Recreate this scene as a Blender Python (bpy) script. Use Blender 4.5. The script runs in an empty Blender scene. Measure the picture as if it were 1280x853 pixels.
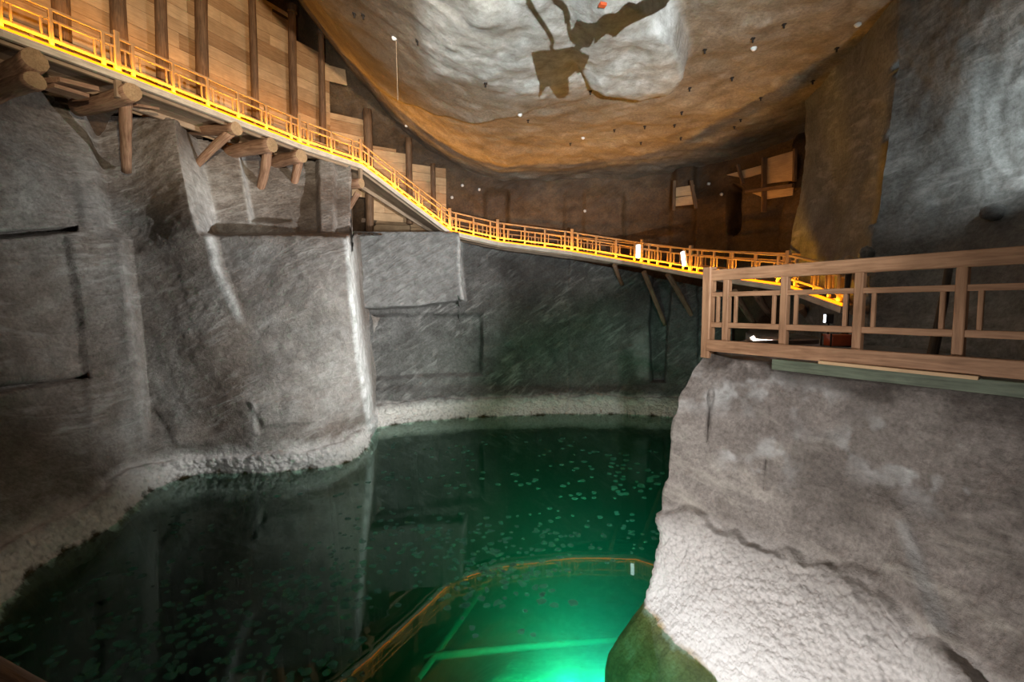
import bpy, bmesh, math, random
import numpy as np
from mathutils import Vector, Matrix

random.seed(7)
rng = np.random.default_rng(11)
SC = bpy.context.scene
COL = SC.collection

# ------------------------------------------------------------------ camera model (metres, water at z = 0)
F = 600.0
HC = 4.2
PITCH = math.radians(4.0)
CP, SP = math.cos(PITCH), math.sin(PITCH)


def P(px, py, d):
    """point seen at picture position (px, py) at ground distance d"""
    u = (px - 640.0) / F
    v = (426.5 - py) / F
    t = d / (CP + v * SP)
    return Vector((u * t, d, HC + t * (v * CP - SP)))


def PZ(px, py, z):
    u = (px - 640.0) / F
    v = (426.5 - py) / F
    t = (z - HC) / (v * CP - SP)
    return Vector((u * t, t * (CP + v * SP), z))


def DW(px, py, z=0.0):
    return PZ(px, py, z).y


def PN(px, py, d):
    u = (px - 640.0) / F
    v = (426.5 - py) / F
    t = d / (CP + v * SP)
    return np.stack([u * t, d, HC + t * (v * CP - SP)], -1)


# ------------------------------------------------------------------ noise helpers (numpy)
def _hash(i, j, k, seed):
    n = (i * 374761393 + j * 668265263 + k * 2147483647 + seed * 1274126177) & 0xFFFFFFFF
    n = ((n ^ (n >> 13)) * 1274126177) & 0xFFFFFFFF
    n = (n ^ (n >> 16)) & 0xFFFFFFFF
    return n.astype(np.float64) / 4294967295.0


def vnoise(p, seed=0):
    q = np.floor(p).astype(np.int64)
    f = p - q
    f = f * f * f * (f * (f * 6 - 15) + 10)
    r = 0
    for a in (0, 1):
        for b in (0, 1):
            for c in (0, 1):
                w = (f[..., 0] if a else 1 - f[..., 0]) * (f[..., 1] if b else 1 - f[..., 1]) * (f[..., 2] if c else 1 - f[..., 2])
                r = r + w * _hash(q[..., 0] + a, q[..., 1] + b, q[..., 2] + c, seed)
    return r * 2 - 1


def fbm(p, octv=4, seed=0, gain=0.5):
    s, a, tot = 0, 1.0, 0
    for o in range(octv):
        s = s + a * vnoise(p * (2.03 ** o) + 17.3 * o, seed + o)
        tot += a
        a *= gain
    return s / tot


def worley(p, seed=0):
    q = np.floor(p).astype(np.int64)
    best = np.full(p.shape[:-1], 9.0)
    for a in (-1, 0, 1):
        for b in (-1, 0, 1):
            for c in (-1, 0, 1):
                i, j, k = q[..., 0] + a, q[..., 1] + b, q[..., 2] + c
                fx = i + _hash(i, j, k, seed)
                fy = j + _hash(i, j, k, seed + 1)
                fz = k + _hash(i, j, k, seed + 2)
                dd = (p[..., 0] - fx) ** 2 + (p[..., 1] - fy) ** 2 + (p[..., 2] - fz) ** 2
                best = np.minimum(best, dd)
    return np.sqrt(best)


def sstep(a, b, x):
    t = np.clip((x - a) / (b - a), 0, 1)
    return t * t * (3 - 2 * t)


class RBF:
    """thin plate surface through scattered (px, py, depth) points"""

    def __init__(self, pts, smooth=0.0):
        a = np.array(pts, float)
        self.c = a[:, :2] / 100.0
        n = len(a)
        K = self._k(np.linalg.norm(self.c[:, None] - self.c[None], axis=-1)) + np.eye(n) * smooth
        Q = np.hstack([np.ones((n, 1)), self.c])
        M = np.zeros((n + 3, n + 3))
        M[:n, :n] = K
        M[:n, n:] = Q
        M[n:, :n] = Q.T
        self.w = np.linalg.solve(M, np.concatenate([a[:, 2], np.zeros(3)]))

    def _k(self, r):
        return np.where(r > 1e-9, r * r * np.log(np.maximum(r, 1e-9)), 0)

    def __call__(self, px, py):
        s = np.stack([px, py], -1) / 100.0
        sh = s.shape[:-1]
        s = s.reshape(-1, 2)
        n = len(self.c)
        out = np.zeros(len(s))
        for i in range(0, len(s), 20000):
            b = s[i:i + 20000]
            k = self._k(np.linalg.norm(b[:, None] - self.c[None], axis=-1))
            out[i:i + 20000] = k @ self.w[:n] + self.w[n] + b @ self.w[n + 1:]
        return out.reshape(sh)


def polymask(px, py, poly, soft):
    """1 inside a polygon, fading over `soft` across its edge"""
    poly = np.array(poly, float)
    n = len(poly)
    d2 = np.full(px.shape, 1e18)
    ins = np.zeros(px.shape, bool)
    for i in range(n):
        x0, y0 = poly[i]
        x1, y1 = poly[(i + 1) % n]
        ex, ey = x1 - x0, y1 - y0
        t = np.clip(((px - x0) * ex + (py - y0) * ey) / (ex * ex + ey * ey), 0, 1)
        d2 = np.minimum(d2, (px - x0 - t * ex) ** 2 + (py - y0 - t * ey) ** 2)
        cond = ((y0 > py) != (y1 > py))
        xi = x0 + (py - y0) * ex / (ey if abs(ey) > 1e-9 else 1e-9)
        ins ^= cond & (px < xi)
    sd = np.sqrt(d2) * np.where(ins, 1, -1)
    return sstep(-soft * 0.5, soft * 0.5, sd)


def line_x(py, pts):
    """x of a polyline given as (x, y) sorted by y"""
    a = np.array(pts, float)
    return np.interp(py, a[:, 1], a[:, 0])


# ------------------------------------------------------------------ materials
def nodes_of(name):
    m = bpy.data.materials.new(name)
    m.use_nodes = True
    nt = m.node_tree
    b = nt.nodes['Principled BSDF']
    return m, nt, b


def nd(nt, kind, **kw):
    n = nt.nodes.new(kind)
    for k, v in kw.items():
        if k in n.inputs:
            n.inputs[k].default_value = v
        else:
            setattr(n, k, v)
    return n


def ramp(nt, stops):
    n = nt.nodes.new('ShaderNodeValToRGB')
    e = n.color_ramp.elements
    while len(e) < len(stops):
        e.new(0.5)
    for i, (p, c) in enumerate(stops):
        e[i].position = p
        e[i].color = (*c, 1) if len(c) == 3 else c
    return n


def mixc(nt, a, b, fac, mode='MIX'):
    n = nt.nodes.new('ShaderNodeMix')
    n.data_type = 'RGBA'
    n.blend_type = mode
    L = nt.links.new
    for sock, val in ((n.inputs[6], a), (n.inputs[7], b), (n.inputs[0], fac)):
        if hasattr(val, 'node'):
            L(val, sock)
        elif isinstance(val, (int, float)):
            sock.default_value = val
        else:
            sock.default_value = (*val, 1)
    return n.outputs[2]


def math_n(nt, op, a, b=0.0, c=None, clamp=False):
    n = nt.nodes.new('ShaderNodeMath')
    n.operation = op
    n.use_clamp = clamp
    for i, val in enumerate((a, b) if c is None else (a, b, c)):
        if hasattr(val, 'node'):
            nt.links.new(val, n.inputs[i])
        else:
            n.inputs[i].default_value = val
    return n.outputs[0]


def rock(name, dark, mid, light, streak=(0.62, 0.62, 0.6), streak_amt=0.5, streak_rot=(0.3, 0.6, 0.2), crust=None, crust2=None, algae=0.16,
         crust_col=(0.8, 0.78, 0.75), bump=0.35, crust_f=13.0, fine=14.0, scale=0.35, rough=0.62, pick=1.0, band=None, blueness=0.0):
    m, nt, b = nodes_of(name)
    L = nt.links.new
    geo = nd(nt, 'ShaderNodeNewGeometry')
    pos = geo.outputs['Position']
    n1 = nd(nt, 'ShaderNodeTexNoise', Scale=scale, Detail=7.0, Roughness=0.6, Distortion=0.6)
    L(pos, n1.inputs['Vector'])
    r1 = ramp(nt, [(0.32, dark), (0.5, mid), (0.7, light)])
    L(n1.outputs['Fac'], r1.inputs['Fac'])
    col = r1.outputs['Color']
    # fine grain of salt and clay
    n2 = nd(nt, 'ShaderNodeTexNoise', Scale=fine, Detail=8.0, Roughness=0.75)
    L(pos, n2.inputs['Vector'])
    r2 = ramp(nt, [(0.3, (0.45, 0.44, 0.43)), (0.5, (0.95, 0.95, 0.95)), (0.72, (1.5, 1.5, 1.5))])
    L(n2.outputs['Fac'], r2.inputs['Fac'])
    col = mixc(nt, col, r2.outputs['Color'], 0.85, 'MULTIPLY')
    # blotches
    n7 = nd(nt, 'ShaderNodeTexNoise', Scale=scale * 5.5, Detail=8.0, Roughness=0.7, Distortion=0.3)
    L(pos, n7.inputs['Vector'])
    r7 = ramp(nt, [(0.3, (0.5, 0.48, 0.46)), (0.5, (0.95, 0.95, 0.95)), (0.68, (1.45, 1.47, 1.48))])
    L(n7.outputs['Fac'], r7.inputs['Fac'])
    col = mixc(nt, col, r7.outputs['Color'], 0.7, 'MULTIPLY')
    # pick marks: short parallel slanting streaks of paler salt
    vr = nd(nt, 'ShaderNodeVectorRotate')
    vr.rotation_type = 'EULER_XYZ'
    vr.inputs['Rotation'].default_value = streak_rot
    L(pos, vr.inputs['Vector'])
    mp = nd(nt, 'ShaderNodeMapping')
    mp.inputs['Scale'].default_value = (1.0, 1.0, 4.6)
    L(vr.outputs['Vector'], mp.inputs['Vector'])
    n3 = nd(nt, 'ShaderNodeTexNoise', Scale=1.3, Detail=8.0, Roughness=0.66, Distortion=0.35)
    L(mp.outputs['Vector'], n3.inputs['Vector'])
    r3 = ramp(nt, [(0.5, (0, 0, 0)), (0.72, (1, 1, 1))])
    L(n3.outputs['Fac'], r3.inputs['Fac'])
    n4 = nd(nt, 'ShaderNodeTexNoise', Scale=0.6, Detail=4.0)
    L(pos, n4.inputs['Vector'])
    r4 = ramp(nt, [(0.42, (0.08, 0.08, 0.08)), (0.6, (1, 1, 1))])
    L(n4.outputs['Fac'], r4.inputs['Fac'])
    sf = math_n(nt, 'MULTIPLY', r3.outputs['Color'], r4.outputs['Color'])
    sf = math_n(nt, 'MULTIPLY', sf, streak_amt)
    col = mixc(nt, col, streak, sf)
    hgt = math_n(nt, 'ADD', math_n(nt, 'MULTIPLY', n3.outputs['Fac'], 0.9 * pick), math_n(nt, 'ADD', math_n(nt, 'MULTIPLY', n2.outputs['Fac'], 0.5), math_n(nt, 'MULTIPLY', n7.outputs['Fac'], 0.5)))
    if crust is not None:
        z0, z1, wob = crust
        sep = nd(nt, 'ShaderNodeSeparateXYZ')
        L(pos, sep.inputs[0])
        n5 = nd(nt, 'ShaderNodeTexNoise', Scale=1.6, Detail=6.0, Roughness=0.65)
        L(pos, n5.inputs['Vector'])
        zz = math_n(nt, 'ADD', sep.outputs['Z'], math_n(nt, 'MULTIPLY', math_n(nt, 'SUBTRACT', n5.outputs['Fac'], 0.5), wob))
        mr = nd(nt, 'ShaderNodeMapRange')
        mr.inputs['From Min'].default_value = z1
        mr.inputs['From Max'].default_value = z0
        L(zz, mr.inputs['Value'])
        vo = nd(nt, 'ShaderNodeTexVoronoi', Scale=crust_f)
        vo.feature = 'SMOOTH_F1'
        vo.inputs['Smoothness'].default_value = 0.6
        L(pos, vo.inputs['Vector'])
        rv = ramp(nt, [(0.0, crust_col), (0.55, tuple(c * 0.9 for c in crust_col)), (0.95, tuple(c * 0.55 for c in crust_col))])
        L(vo.outputs['Distance'], rv.inputs['Fac'])
        cc = mixc(nt, rv.outputs['Color'], r2.outputs['Color'], 0.18, 'MULTIPLY')
        col = mixc(nt, col, cc, mr.outputs[0])
        hv = math_n(nt, 'ADD', math_n(nt, 'MULTIPLY', math_n(nt, 'SUBTRACT', 1.0, vo.outputs['Distance']), 0.55), math_n(nt, 'MULTIPLY', n2.outputs['Fac'], 0.9))
        hm = nd(nt, 'ShaderNodeMix')
        L(mr.outputs[0], hm.inputs[0])
        L(hgt, hm.inputs[2])
        L(hv, hm.inputs[3])
        hgt = hm.outputs[0]
        if crust2 is not None:
            mr3 = nd(nt, 'ShaderNodeMapRange')
            mr3.inputs['From Min'].default_value = crust2[1]
            mr3.inputs['From Max'].default_value = crust2[0]
            L(zz, mr3.inputs['Value'])
            col = mixc(nt, col, (0.92, 0.91, 0.9), math_n(nt, 'MULTIPLY', mr3.outputs[0], 0.85))
        # brown-green algae stain under water; wall colour darkened to mimic murk
        mr2 = nd(nt, 'ShaderNodeMapRange')
        mr2.inputs['From Min'].default_value = 0.05
        mr2.inputs['From Max'].default_value = -0.04
        L(zz, mr2.inputs['Value'])
        ra = ramp(nt, [(0.3, (0.16, 0.11, 0.03)), (0.55, (0.42, 0.3, 0.12)), (0.75, (0.65, 0.52, 0.32))])
        n6 = nd(nt, 'ShaderNodeTexNoise', Scale=3.0, Detail=6.0, Roughness=0.7)
        L(pos, n6.inputs['Vector'])
        L(n6.outputs['Fac'], ra.inputs['Fac'])
        ac = mixc(nt, ra.outputs['Color'], (algae, algae, algae * 0.9), 1.0, 'MULTIPLY')
        col = mixc(nt, col, ac, mr2.outputs[0])
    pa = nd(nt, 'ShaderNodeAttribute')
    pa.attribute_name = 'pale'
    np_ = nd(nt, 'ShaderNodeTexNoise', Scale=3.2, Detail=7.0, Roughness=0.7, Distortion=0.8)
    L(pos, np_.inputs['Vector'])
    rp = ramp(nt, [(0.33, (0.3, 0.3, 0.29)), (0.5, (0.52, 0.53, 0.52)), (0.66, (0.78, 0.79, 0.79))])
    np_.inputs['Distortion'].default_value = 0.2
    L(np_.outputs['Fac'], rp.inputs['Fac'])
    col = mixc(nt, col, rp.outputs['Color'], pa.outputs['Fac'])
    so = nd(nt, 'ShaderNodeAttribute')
    so.attribute_name = 'darker'
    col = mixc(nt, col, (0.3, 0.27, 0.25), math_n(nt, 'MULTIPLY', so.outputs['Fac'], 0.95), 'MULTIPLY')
    L(col, b.inputs['Base Color'])
    b.inputs['Roughness'].default_value = rough
    b.inputs['Specular IOR Level'].default_value = 0.35
    bp = nd(nt, 'ShaderNodeBump', Strength=bump, Distance=0.15)
    L(hgt, bp.inputs['Height'])
    L(bp.outputs['Normal'], b.inputs['Normal'])
    return m


def wood(name, c1, c2, c3=None, rough=0.6, var=0.5, bump=0.15):
    """boards and logs: grain runs along each piece ('grain' attribute), each piece has its own tone"""
    m, nt, b = nodes_of(name)
    L = nt.links.new
    at = nd(nt, 'ShaderNodeAttribute')
    at.attribute_name = 'grain'
    mp = nd(nt, 'ShaderNodeMapping')
    mp.inputs['Scale'].default_value = (1.2, 16, 16)
    L(at.outputs['Vector'], mp.inputs['Vector'])
    n = nd(nt, 'ShaderNodeTexNoise', Scale=1.6, Detail=6.0, Roughness=0.6, Distortion=0.8)
    L(mp.outputs['Vector'], n.inputs['Vector'])
    r = ramp(nt, [(0.36, tuple(x * 0.8 for x in c1)), (0.62, c2)])
    L(n.outputs['Fac'], r.inputs['Fac'])
    geo = nd(nt, 'ShaderNodeNewGeometry')
    rr = ramp(nt, [(0.0, c3 or c1), (0.3, tuple((x + y) / 2 for x, y in zip(c1, c2))), (1.0, tuple(min(1, x * 1.12) for x in c2))])
    L(geo.outputs['Random Per Island'], rr.inputs['Fac'])
    col = mixc(nt, r.outputs['Color'], rr.outputs['Color'], var)
    n2 = nd(nt, 'ShaderNodeTexNoise', Scale=2.3, Detail=5.0, Roughness=0.6)
    L(at.outputs['Vector'], n2.inputs['Vector'])
    r2 = ramp(nt, [(0.35, (0.62, 0.6, 0.58)), (0.6, (1, 1, 1))])
    L(n2.outputs['Fac'], r2.inputs['Fac'])
    col = mixc(nt, col, r2.outputs['Color'], 0.55, 'MULTIPLY')
    L(col, b.inputs['Base Color'])
    b.inputs['Roughness'].default_value = rough
    b.inputs['Specular IOR Level'].default_value = 0.3
    bp = nd(nt, 'ShaderNodeBump', Strength=bump, Distance=0.02)
    L(n.outputs['Fac'], bp.inputs['Height'])
    L(bp.outputs['Normal'], b.inputs['Normal'])
    return m


def plain(name, col, rough=0.5, metal=0.0, noise=0.25):
    m, nt, b = nodes_of(name)
    L = nt.links.new
    geo = nd(nt, 'ShaderNodeNewGeometry')
    n = nd(nt, 'ShaderNodeTexNoise', Scale=9.0, Detail=4.0)
    L(geo.outputs['Position'], n.inputs['Vector'])
    r = ramp(nt, [(0.3, tuple(c * (1 - noise) for c in col)), (0.7, col)])
    L(n.outputs['Fac'], r.inputs['Fac'])
    L(r.outputs['Color'], b.inputs['Base Color'])
    b.inputs['Roughness'].default_value = rough
    b.inputs['Metallic'].default_value = metal
    return m


def emit(name, col, strength):
    m, nt, b = nodes_of(name)
    b.inputs['Base Color'].default_value = (*col, 1)
    b.inputs['Emission Color'].default_value = (*col, 1)
    b.inputs['Emission Strength'].default_value = strength
    return m


M = {}
M['left'] = rock('grey_green_salt_rock', (0.13, 0.103, 0.085), (0.215, 0.187, 0.165), (0.32, 0.315, 0.3), streak_amt=0.55,
                 crust=(0.3, 0.75, 0.75), crust_col=(0.96, 0.95, 0.93), streak_rot=(0.1, 0.5, 0.0), bump=0.6)
M['back'] = rock('dark_grey_salt_rock', (0.075, 0.073, 0.07), (0.125, 0.122, 0.118), (0.2, 0.2, 0.195), streak_amt=0.6,
                 crust=(0.4, 0.75, 0.5), crust_col=(0.96, 0.94, 0.9), streak_rot=(0.0, 0.62, 0.0), bump=0.85, pick=1.4)
M['upper'] = rock('brown_soot_rock', (0.045, 0.024, 0.011), (0.08, 0.045, 0.021), (0.13, 0.078, 0.038), streak_amt=0.04, bump=0.3)
M['right'] = rock('slate_grey_rock', (0.1, 0.1, 0.096), (0.15, 0.155, 0.148), (0.22, 0.23, 0.22), streak_amt=0.42,
                  streak_rot=(0.0, 0.5, 0.4), bump=0.4)
M['bank'] = rock('pinkish_grey_salt_bank', (0.17, 0.145, 0.13), (0.245, 0.215, 0.193), (0.33, 0.3, 0.27), streak_amt=0.45,
                 streak=(0.6, 0.56, 0.48), algae=1.0, crust=(1.0, 1.5, 0.4), crust2=(0.25, 0.8, 0), crust_col=(0.72, 0.685, 0.66), bump=0.5, crust_f=26.0, fine=22.0, pick=0.6,
                 streak_rot=(0.2, -0.5, 0.4))
M['floor'] = rock('trodden_salt_floor', (0.1, 0.095, 0.09), (0.17, 0.165, 0.16), (0.26, 0.26, 0.25), streak_amt=0.2, bump=0.25)
M['bed'] = rock('pale_lake_bed', (0.12, 0.13, 0.1), (0.27, 0.285, 0.23), (0.46, 0.46, 0.39), streak_amt=0.1, bump=0.3, scale=1.3)
M['plank'] = wood('pale_pine_plank', (0.42, 0.25, 0.12), (0.62, 0.42, 0.24), (0.27, 0.135, 0.055), var=0.62)
M['log'] = wood('brown_round_log', (0.09, 0.05, 0.028), (0.23, 0.135, 0.075), var=0.3, bump=0.5)
M['log_end'] = wood('sawn_log_end', (0.34, 0.22, 0.12), (0.46, 0.32, 0.19), var=0.3)
M['strut'] = wood('weathered_strut_log', (0.2, 0.1, 0.06), (0.42, 0.265, 0.175), var=0.25, bump=0.6)
M['rail'] = wood('handrail_pine', (0.36, 0.22, 0.11), (0.5, 0.32, 0.17), var=0.3)
M['railnear'] = wood('reddish_pine_rail', (0.26, 0.13, 0.065), (0.42, 0.235, 0.13), var=0.3)
M['deck'] = wood('grey_weathered_board', (0.24, 0.165, 0.11), (0.42, 0.31, 0.215), var=0.5)
M['fascia'] = wood('pale_painted_board', (0.6, 0.52, 0.42), (0.75, 0.67, 0.56), var=0.2, bump=0.05)
M['sunk'] = wood('silted_sunken_timber', (0.045, 0.05, 0.04), (0.08, 0.085, 0.065), var=0.2)
M['darkwood'] = wood('dark_old_timber', (0.04, 0.028, 0.02), (0.085, 0.06, 0.042), var=0.3)
M['green'] = wood('green_grey_sill_board', (0.09, 0.11, 0.075), (0.15, 0.175, 0.12), var=0.2)
M['iron'] = plain('dark_iron', (0.03, 0.025, 0.022), 0.6, 0.4)
M['salt'] = plain('white_salt', (0.75, 0.74, 0.72), 0.5)
M['red'] = plain('red_orange_plastic', (0.62, 0.1, 0.03), 0.45)
M['whitebox'] = plain('white_lamp_housing', (0.75, 0.75, 0.75), 0.4)
M['led'] = emit('amber_led', (1.0, 0.22, 0.002), 3.2)
M['panel'] = emit('cool_white_lens', (0.8, 0.9, 1.0), 6.0)


def flake_mat():
    m, nt, b = nodes_of('floating_salt_flake')
    L = nt.links.new
    out = nt.nodes['Material Output']
    d = nd(nt, 'ShaderNodeBsdfDiffuse')
    d.inputs['Color'].default_value = (0.14, 0.4, 0.32, 1)
    tr = nd(nt, 'ShaderNodeBsdfTranslucent')
    tr.inputs['Color'].default_value = (0.14, 0.4, 0.32, 1)
    t = nd(nt, 'ShaderNodeBsdfTransparent')
    mx = nd(nt, 'ShaderNodeMixShader')
    mx.inputs[0].default_value = 0.45
    L(d.outputs[0], mx.inputs[1])
    L(tr.outputs[0], mx.inputs[2])
    mx2 = nd(nt, 'ShaderNodeMixShader')
    mx2.inputs[0].default_value = 0.45
    L(t.outputs[0], mx2.inputs[1])
    L(mx.outputs[0], mx2.inputs[2])
    L(mx2.outputs[0], out.inputs['Surface'])
    return m


def water_mat():
    m, nt, b = nodes_of('clear_green_brine')
    L = nt.links.new
    out = nt.nodes['Material Output']
    nt.nodes.remove(b)
    geo = nd(nt, 'ShaderNodeNewGeometry')
    n = nd(nt, 'ShaderNodeTexNoise', Scale=1.1, Detail=3.0, Roughness=0.5)
    L(geo.outputs['Position'], n.inputs['Vector'])
    bp = nd(nt, 'ShaderNodeBump', Strength=0.05, Distance=0.02)
    L(n.outputs['Fac'], bp.inputs['Height'])
    lw = nd(nt, 'ShaderNodeLayerWeight', Blend=0.5)
    L(bp.outputs['Normal'], lw.inputs['Normal'])
    fres = math_n(nt, 'ADD', math_n(nt, 'MULTIPLY', math_n(nt, 'POWER', lw.outputs['Facing'], 4.6), 0.97), 0.025, clamp=True)
    gl = nd(nt, 'ShaderNodeBsdfGlossy')
    gl.inputs['Roughness'].default_value = 0.0
    gl.inputs['Color'].default_value = (0.78, 1, 0.9, 1)
    L(bp.outputs['Normal'], gl.inputs['Normal'])
    tr = nd(nt, 'ShaderNodeBsdfTransparent')
    tr.inputs['Color'].default_value = (0.74, 0.9, 0.82, 1)
    mx = nd(nt, 'ShaderNodeMixShader')
    L(fres, mx.inputs[0])
    L(tr.outputs[0], mx.inputs[1])
    L(gl.outputs[0], mx.inputs[2])
    L(mx.outputs[0], out.inputs['Surface'])
    va = nd(nt, 'ShaderNodeVolumeAbsorption', Density=1.0)
    va.inputs['Color'].default_value = (0.2, 0.82, 0.75, 1)
    vs = nd(nt, 'ShaderNodeVolumeScatter', Density=0.022)
    vs.inputs['Color'].default_value = (0.9, 1, 0.95, 1)
    ad = nd(nt, 'ShaderNodeAddShader')
    L(va.outputs[0], ad.inputs[0])
    L(vs.outputs[0], ad.inputs[1])
    L(ad.outputs[0], out.inputs['Volume'])
    return m


M['flake'] = flake_mat()
M['water'] = water_mat()


# ------------------------------------------------------------------ mesh building
class MB:
    """collects boxes, bars and round logs into one mesh"""

    def __init__(self):
        self.v, self.f, self.g, self.mi = [], [], [], []

    def add(self, verts, faces, grain, mi=0):
        o = len(self.v)
        off = random.random() * 40
        self.v += [tuple(v) for v in verts]
        self.g += [(g[0] + off, g[1] + off * 0.37, g[2]) for g in grain]
        self.f += [tuple(i + o for i in f) for f in faces]
        self.mi += [mi] * len(faces)

    def bar(self, a, b, w, h, up=Vector((0, 0, 1)), bev=0.12, mi=0):
        """squared timber from a to b, w wide (sideways), h high (along up), with chamfered long edges"""
        a, b = Vector(a), Vector(b)
        t = (b - a)
        ln = t.length
        t.normalize()
        s = t.cross(up)
        if s.length < 1e-4:
            s = t.cross(Vector((1, 0, 0)))
        s.normalize()
        n = s.cross(t)
        c = min(w, h) * bev
        pr = [(-w / 2 + c, -h / 2), (w / 2 - c, -h / 2), (w / 2, -h / 2 + c), (w / 2, h / 2 - c), (w / 2 - c, h / 2),
              (-w / 2 + c, h / 2), (-w / 2, h / 2 - c), (-w / 2, -h / 2 + c)]
        vs, gr = [], []
        for q, e in ((a, 0), (b, ln)):
            for (x, y) in pr:
                vs.append(q + s * x + n * y)
                gr.append((e, x, y))
        fs = [(i, (i + 1) % 8, 8 + (i + 1) % 8, 8 + i) for i in range(8)]
        fs += [tuple(reversed(range(8))), tuple(range(8, 16))]
        self.add(vs, fs, gr, mi)

    def log(self, a, b, r0, r1=None, seg=12, rings=9, wob=0.06, end=None, seed=None):
        """round, slightly crooked timber"""
        a, b = Vector(a), Vector(b)
        r1 = r0 if r1 is None else r1
        t = (b - a)
        ln = t.length
        t.normalize()
        s = t.cross(Vector((0.13, 0.21, 1)) if abs(t.z) < 0.9 else Vector((1, 0.2, 0)))
        s.normalize()
        n = s.cross(t)
        rd = random.Random(seed if seed is not None else random.random())
        ph = [rd.uniform(0, 6.28) for _ in range(6)]
        vs, gr = [], []
        for i in range(rings + 1):
            k = i / rings
            bend = math.sin(k * math.pi) * r0 * wob * 5
            ce = a + t * (ln * k) + s * (bend * math.cos(ph[0])) + n * (bend * math.sin(ph[0]))
            for j in range(seg):
                an = 2 * math.pi * j / seg
                r = (r0 + (r1 - r0) * k) * (1 + wob * math.sin(2 * an + ph[1] + k * 3) + wob * 0.7 * math.sin(3 * an + ph[2] - k * 5)
                                            + wob * 0.6 * math.sin(k * 17 + ph[3]))
                vs.append(ce + s * (r * math.cos(an)) + n * (r * math.sin(an)))
                gr.append((k * ln, math.cos(an) * r0, math.sin(an) * r0))
        fs = []
        for i in range(rings):
            for j in range(seg):
                fs.append((i * seg + j, i * seg + (j + 1) % seg, (i + 1) * seg + (j + 1) % seg, (i + 1) * seg + j))
        o = len(self.f)
        fs.append(tuple(reversed(range(seg))))
        fs.append(tuple(range(rings * seg, (rings + 1) * seg)))
        self.add(vs, fs, gr, 0)
        if end is not None:
            self.mi[-1] = end
            self.mi[-2] = end

    def build(self, name, mat, parent=None, smooth=False):
        me = bpy.data.meshes.new(name)
        me.from_pydata(self.v, [], self.f)
        at = me.attributes.new('grain', 'FLOAT_VECTOR', 'POINT')
        at.data.foreach_set('vector', np.array(self.g, np.float32).ravel())
        for m_ in (mat if isinstance(mat, (list, tuple)) else [mat]):
            me.materials.append(m_)
        me.polygons.foreach_set('material_index', self.mi)
        bm = bmesh.new()
        bm.from_mesh(me)
        bmesh.ops.recalc_face_normals(bm, faces=bm.faces)
        bm.to_mesh(me)
        bm.free()
        if smooth:
            me.polygons.foreach_set('use_smooth', [len(p.vertices) == 4 for p in me.polygons])
        o = bpy.data.objects.new(name, me)
        COL.objects.link(o)
        if parent is not None:
            o.parent = parent
            me.transform(Matrix.Translation(-parent.location))
        return o


def tag(o, label=None, cat=None, group=None, kind=None):
    if label:
        o['label'] = label
    if cat:
        o['category'] = cat
    if group:
        o['group'] = group
    if kind:
        o['kind'] = kind
    return o


def empty(name, loc, label, cat, group=None):
    o = bpy.data.objects.new(name, None)
    o.empty_display_size = 0.2
    COL.objects.link(o)
    o.location = loc
    return tag(o, label, cat, group)


def grid_obj(name, V, mat, label, cat, kind='structure', smooth=True):
    """V: (rows, cols, 3) array"""
    r, c = V.shape[:2]
    idx = np.arange(r * c).reshape(r, c)
    fs = np.stack([idx[:-1, :-1], idx[1:, :-1], idx[1:, 1:], idx[:-1, 1:]], -1).reshape(-1, 4)
    me = bpy.data.meshes.new(name)
    me.vertices.add(r * c)
    me.vertices.foreach_set('co', V.astype(np.float32).ravel())
    me.loops.add(len(fs) * 4)
    me.loops.foreach_set('vertex_index', fs.ravel().astype(np.int32))
    me.polygons.add(len(fs))
    me.polygons.foreach_set('loop_start', np.arange(0, len(fs) * 4, 4, dtype=np.int32))
    me.update(calc_edges=True)
    me.validate()
    if smooth:
        me.polygons.foreach_set('use_smooth', np.ones(len(me.polygons), bool))
    me.materials.append(mat)
    o = bpy.data.objects.new(name, me)
    COL.objects.link(o)
    return tag(o, label, cat, None, kind)


def set_pale(o, arr, nm='pale'):
    a_ = o.data.attributes.new(nm, 'FLOAT', 'POINT')
    a_.data.foreach_set('value', np.clip(arr, 0, 1).astype(np.float32).ravel())


def normals(V):
    du = np.gradient(V, axis=1)
    dv = np.gradient(V, axis=0)
    n = np.cross(du, dv)
    l = np.linalg.norm(n, axis=-1, keepdims=True)
    n = n / np.maximum(l, 1e-9)
    # towards the camera side of the chamber
    toc = np.array([0, 2.0, HC]) - V
    return n * (1.0 if (n * toc).sum(-1).mean() > 0 else -1.0)


# ------------------------------------------------------------------ walkway plan
def frame_nodes():
    up = [PZ(0, 37, 9.4), PZ(147, 92, 9.4), PZ(374, 180.5, 9.4), PZ(451, 206, 9.4)]
    d0 = (up[1] - up[0])
    d0.normalize()
    up = [up[0] - d0 * 4.2] + up
    low = [P(562, 289, 19.5), P(622, 302.5, 19.9), P(715, 314.5, 19.9), P(802, 329, 18.8), P(863, 340, 16.8), P(985, 357, 12.6)]
    return up, low


UP, LOW = frame_nodes()
STAIR = [UP[-1], LOW[0]]
ENDST = [LOW[-1], P(1058, 382, 9.9)]
ALLN = UP + LOW + [ENDST[1]]


def offset(nodes, dist):
    """offset a plan polyline towards the rock (to the left of travel), mitred"""
    out = []
    n = len(nodes)
    for i in range(n):
        ns = []
        for a, b in ((i - 1, i), (i, i + 1)):
            if a >= 0 and b < n:
                t = nodes[b] - nodes[a]
                t.z = 0
                t.normalize()
                ns.append(Vector((-t.y, t.x, 0)))
        m_ = sum(ns, Vector())
        m_.normalize()
        k = 1 / max(0.5, m_.dot(ns[0]))
        out.append(nodes[i] + m_ * (dist * k))
    return out


IN150 = offset(ALLN, 1.5)


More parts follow.
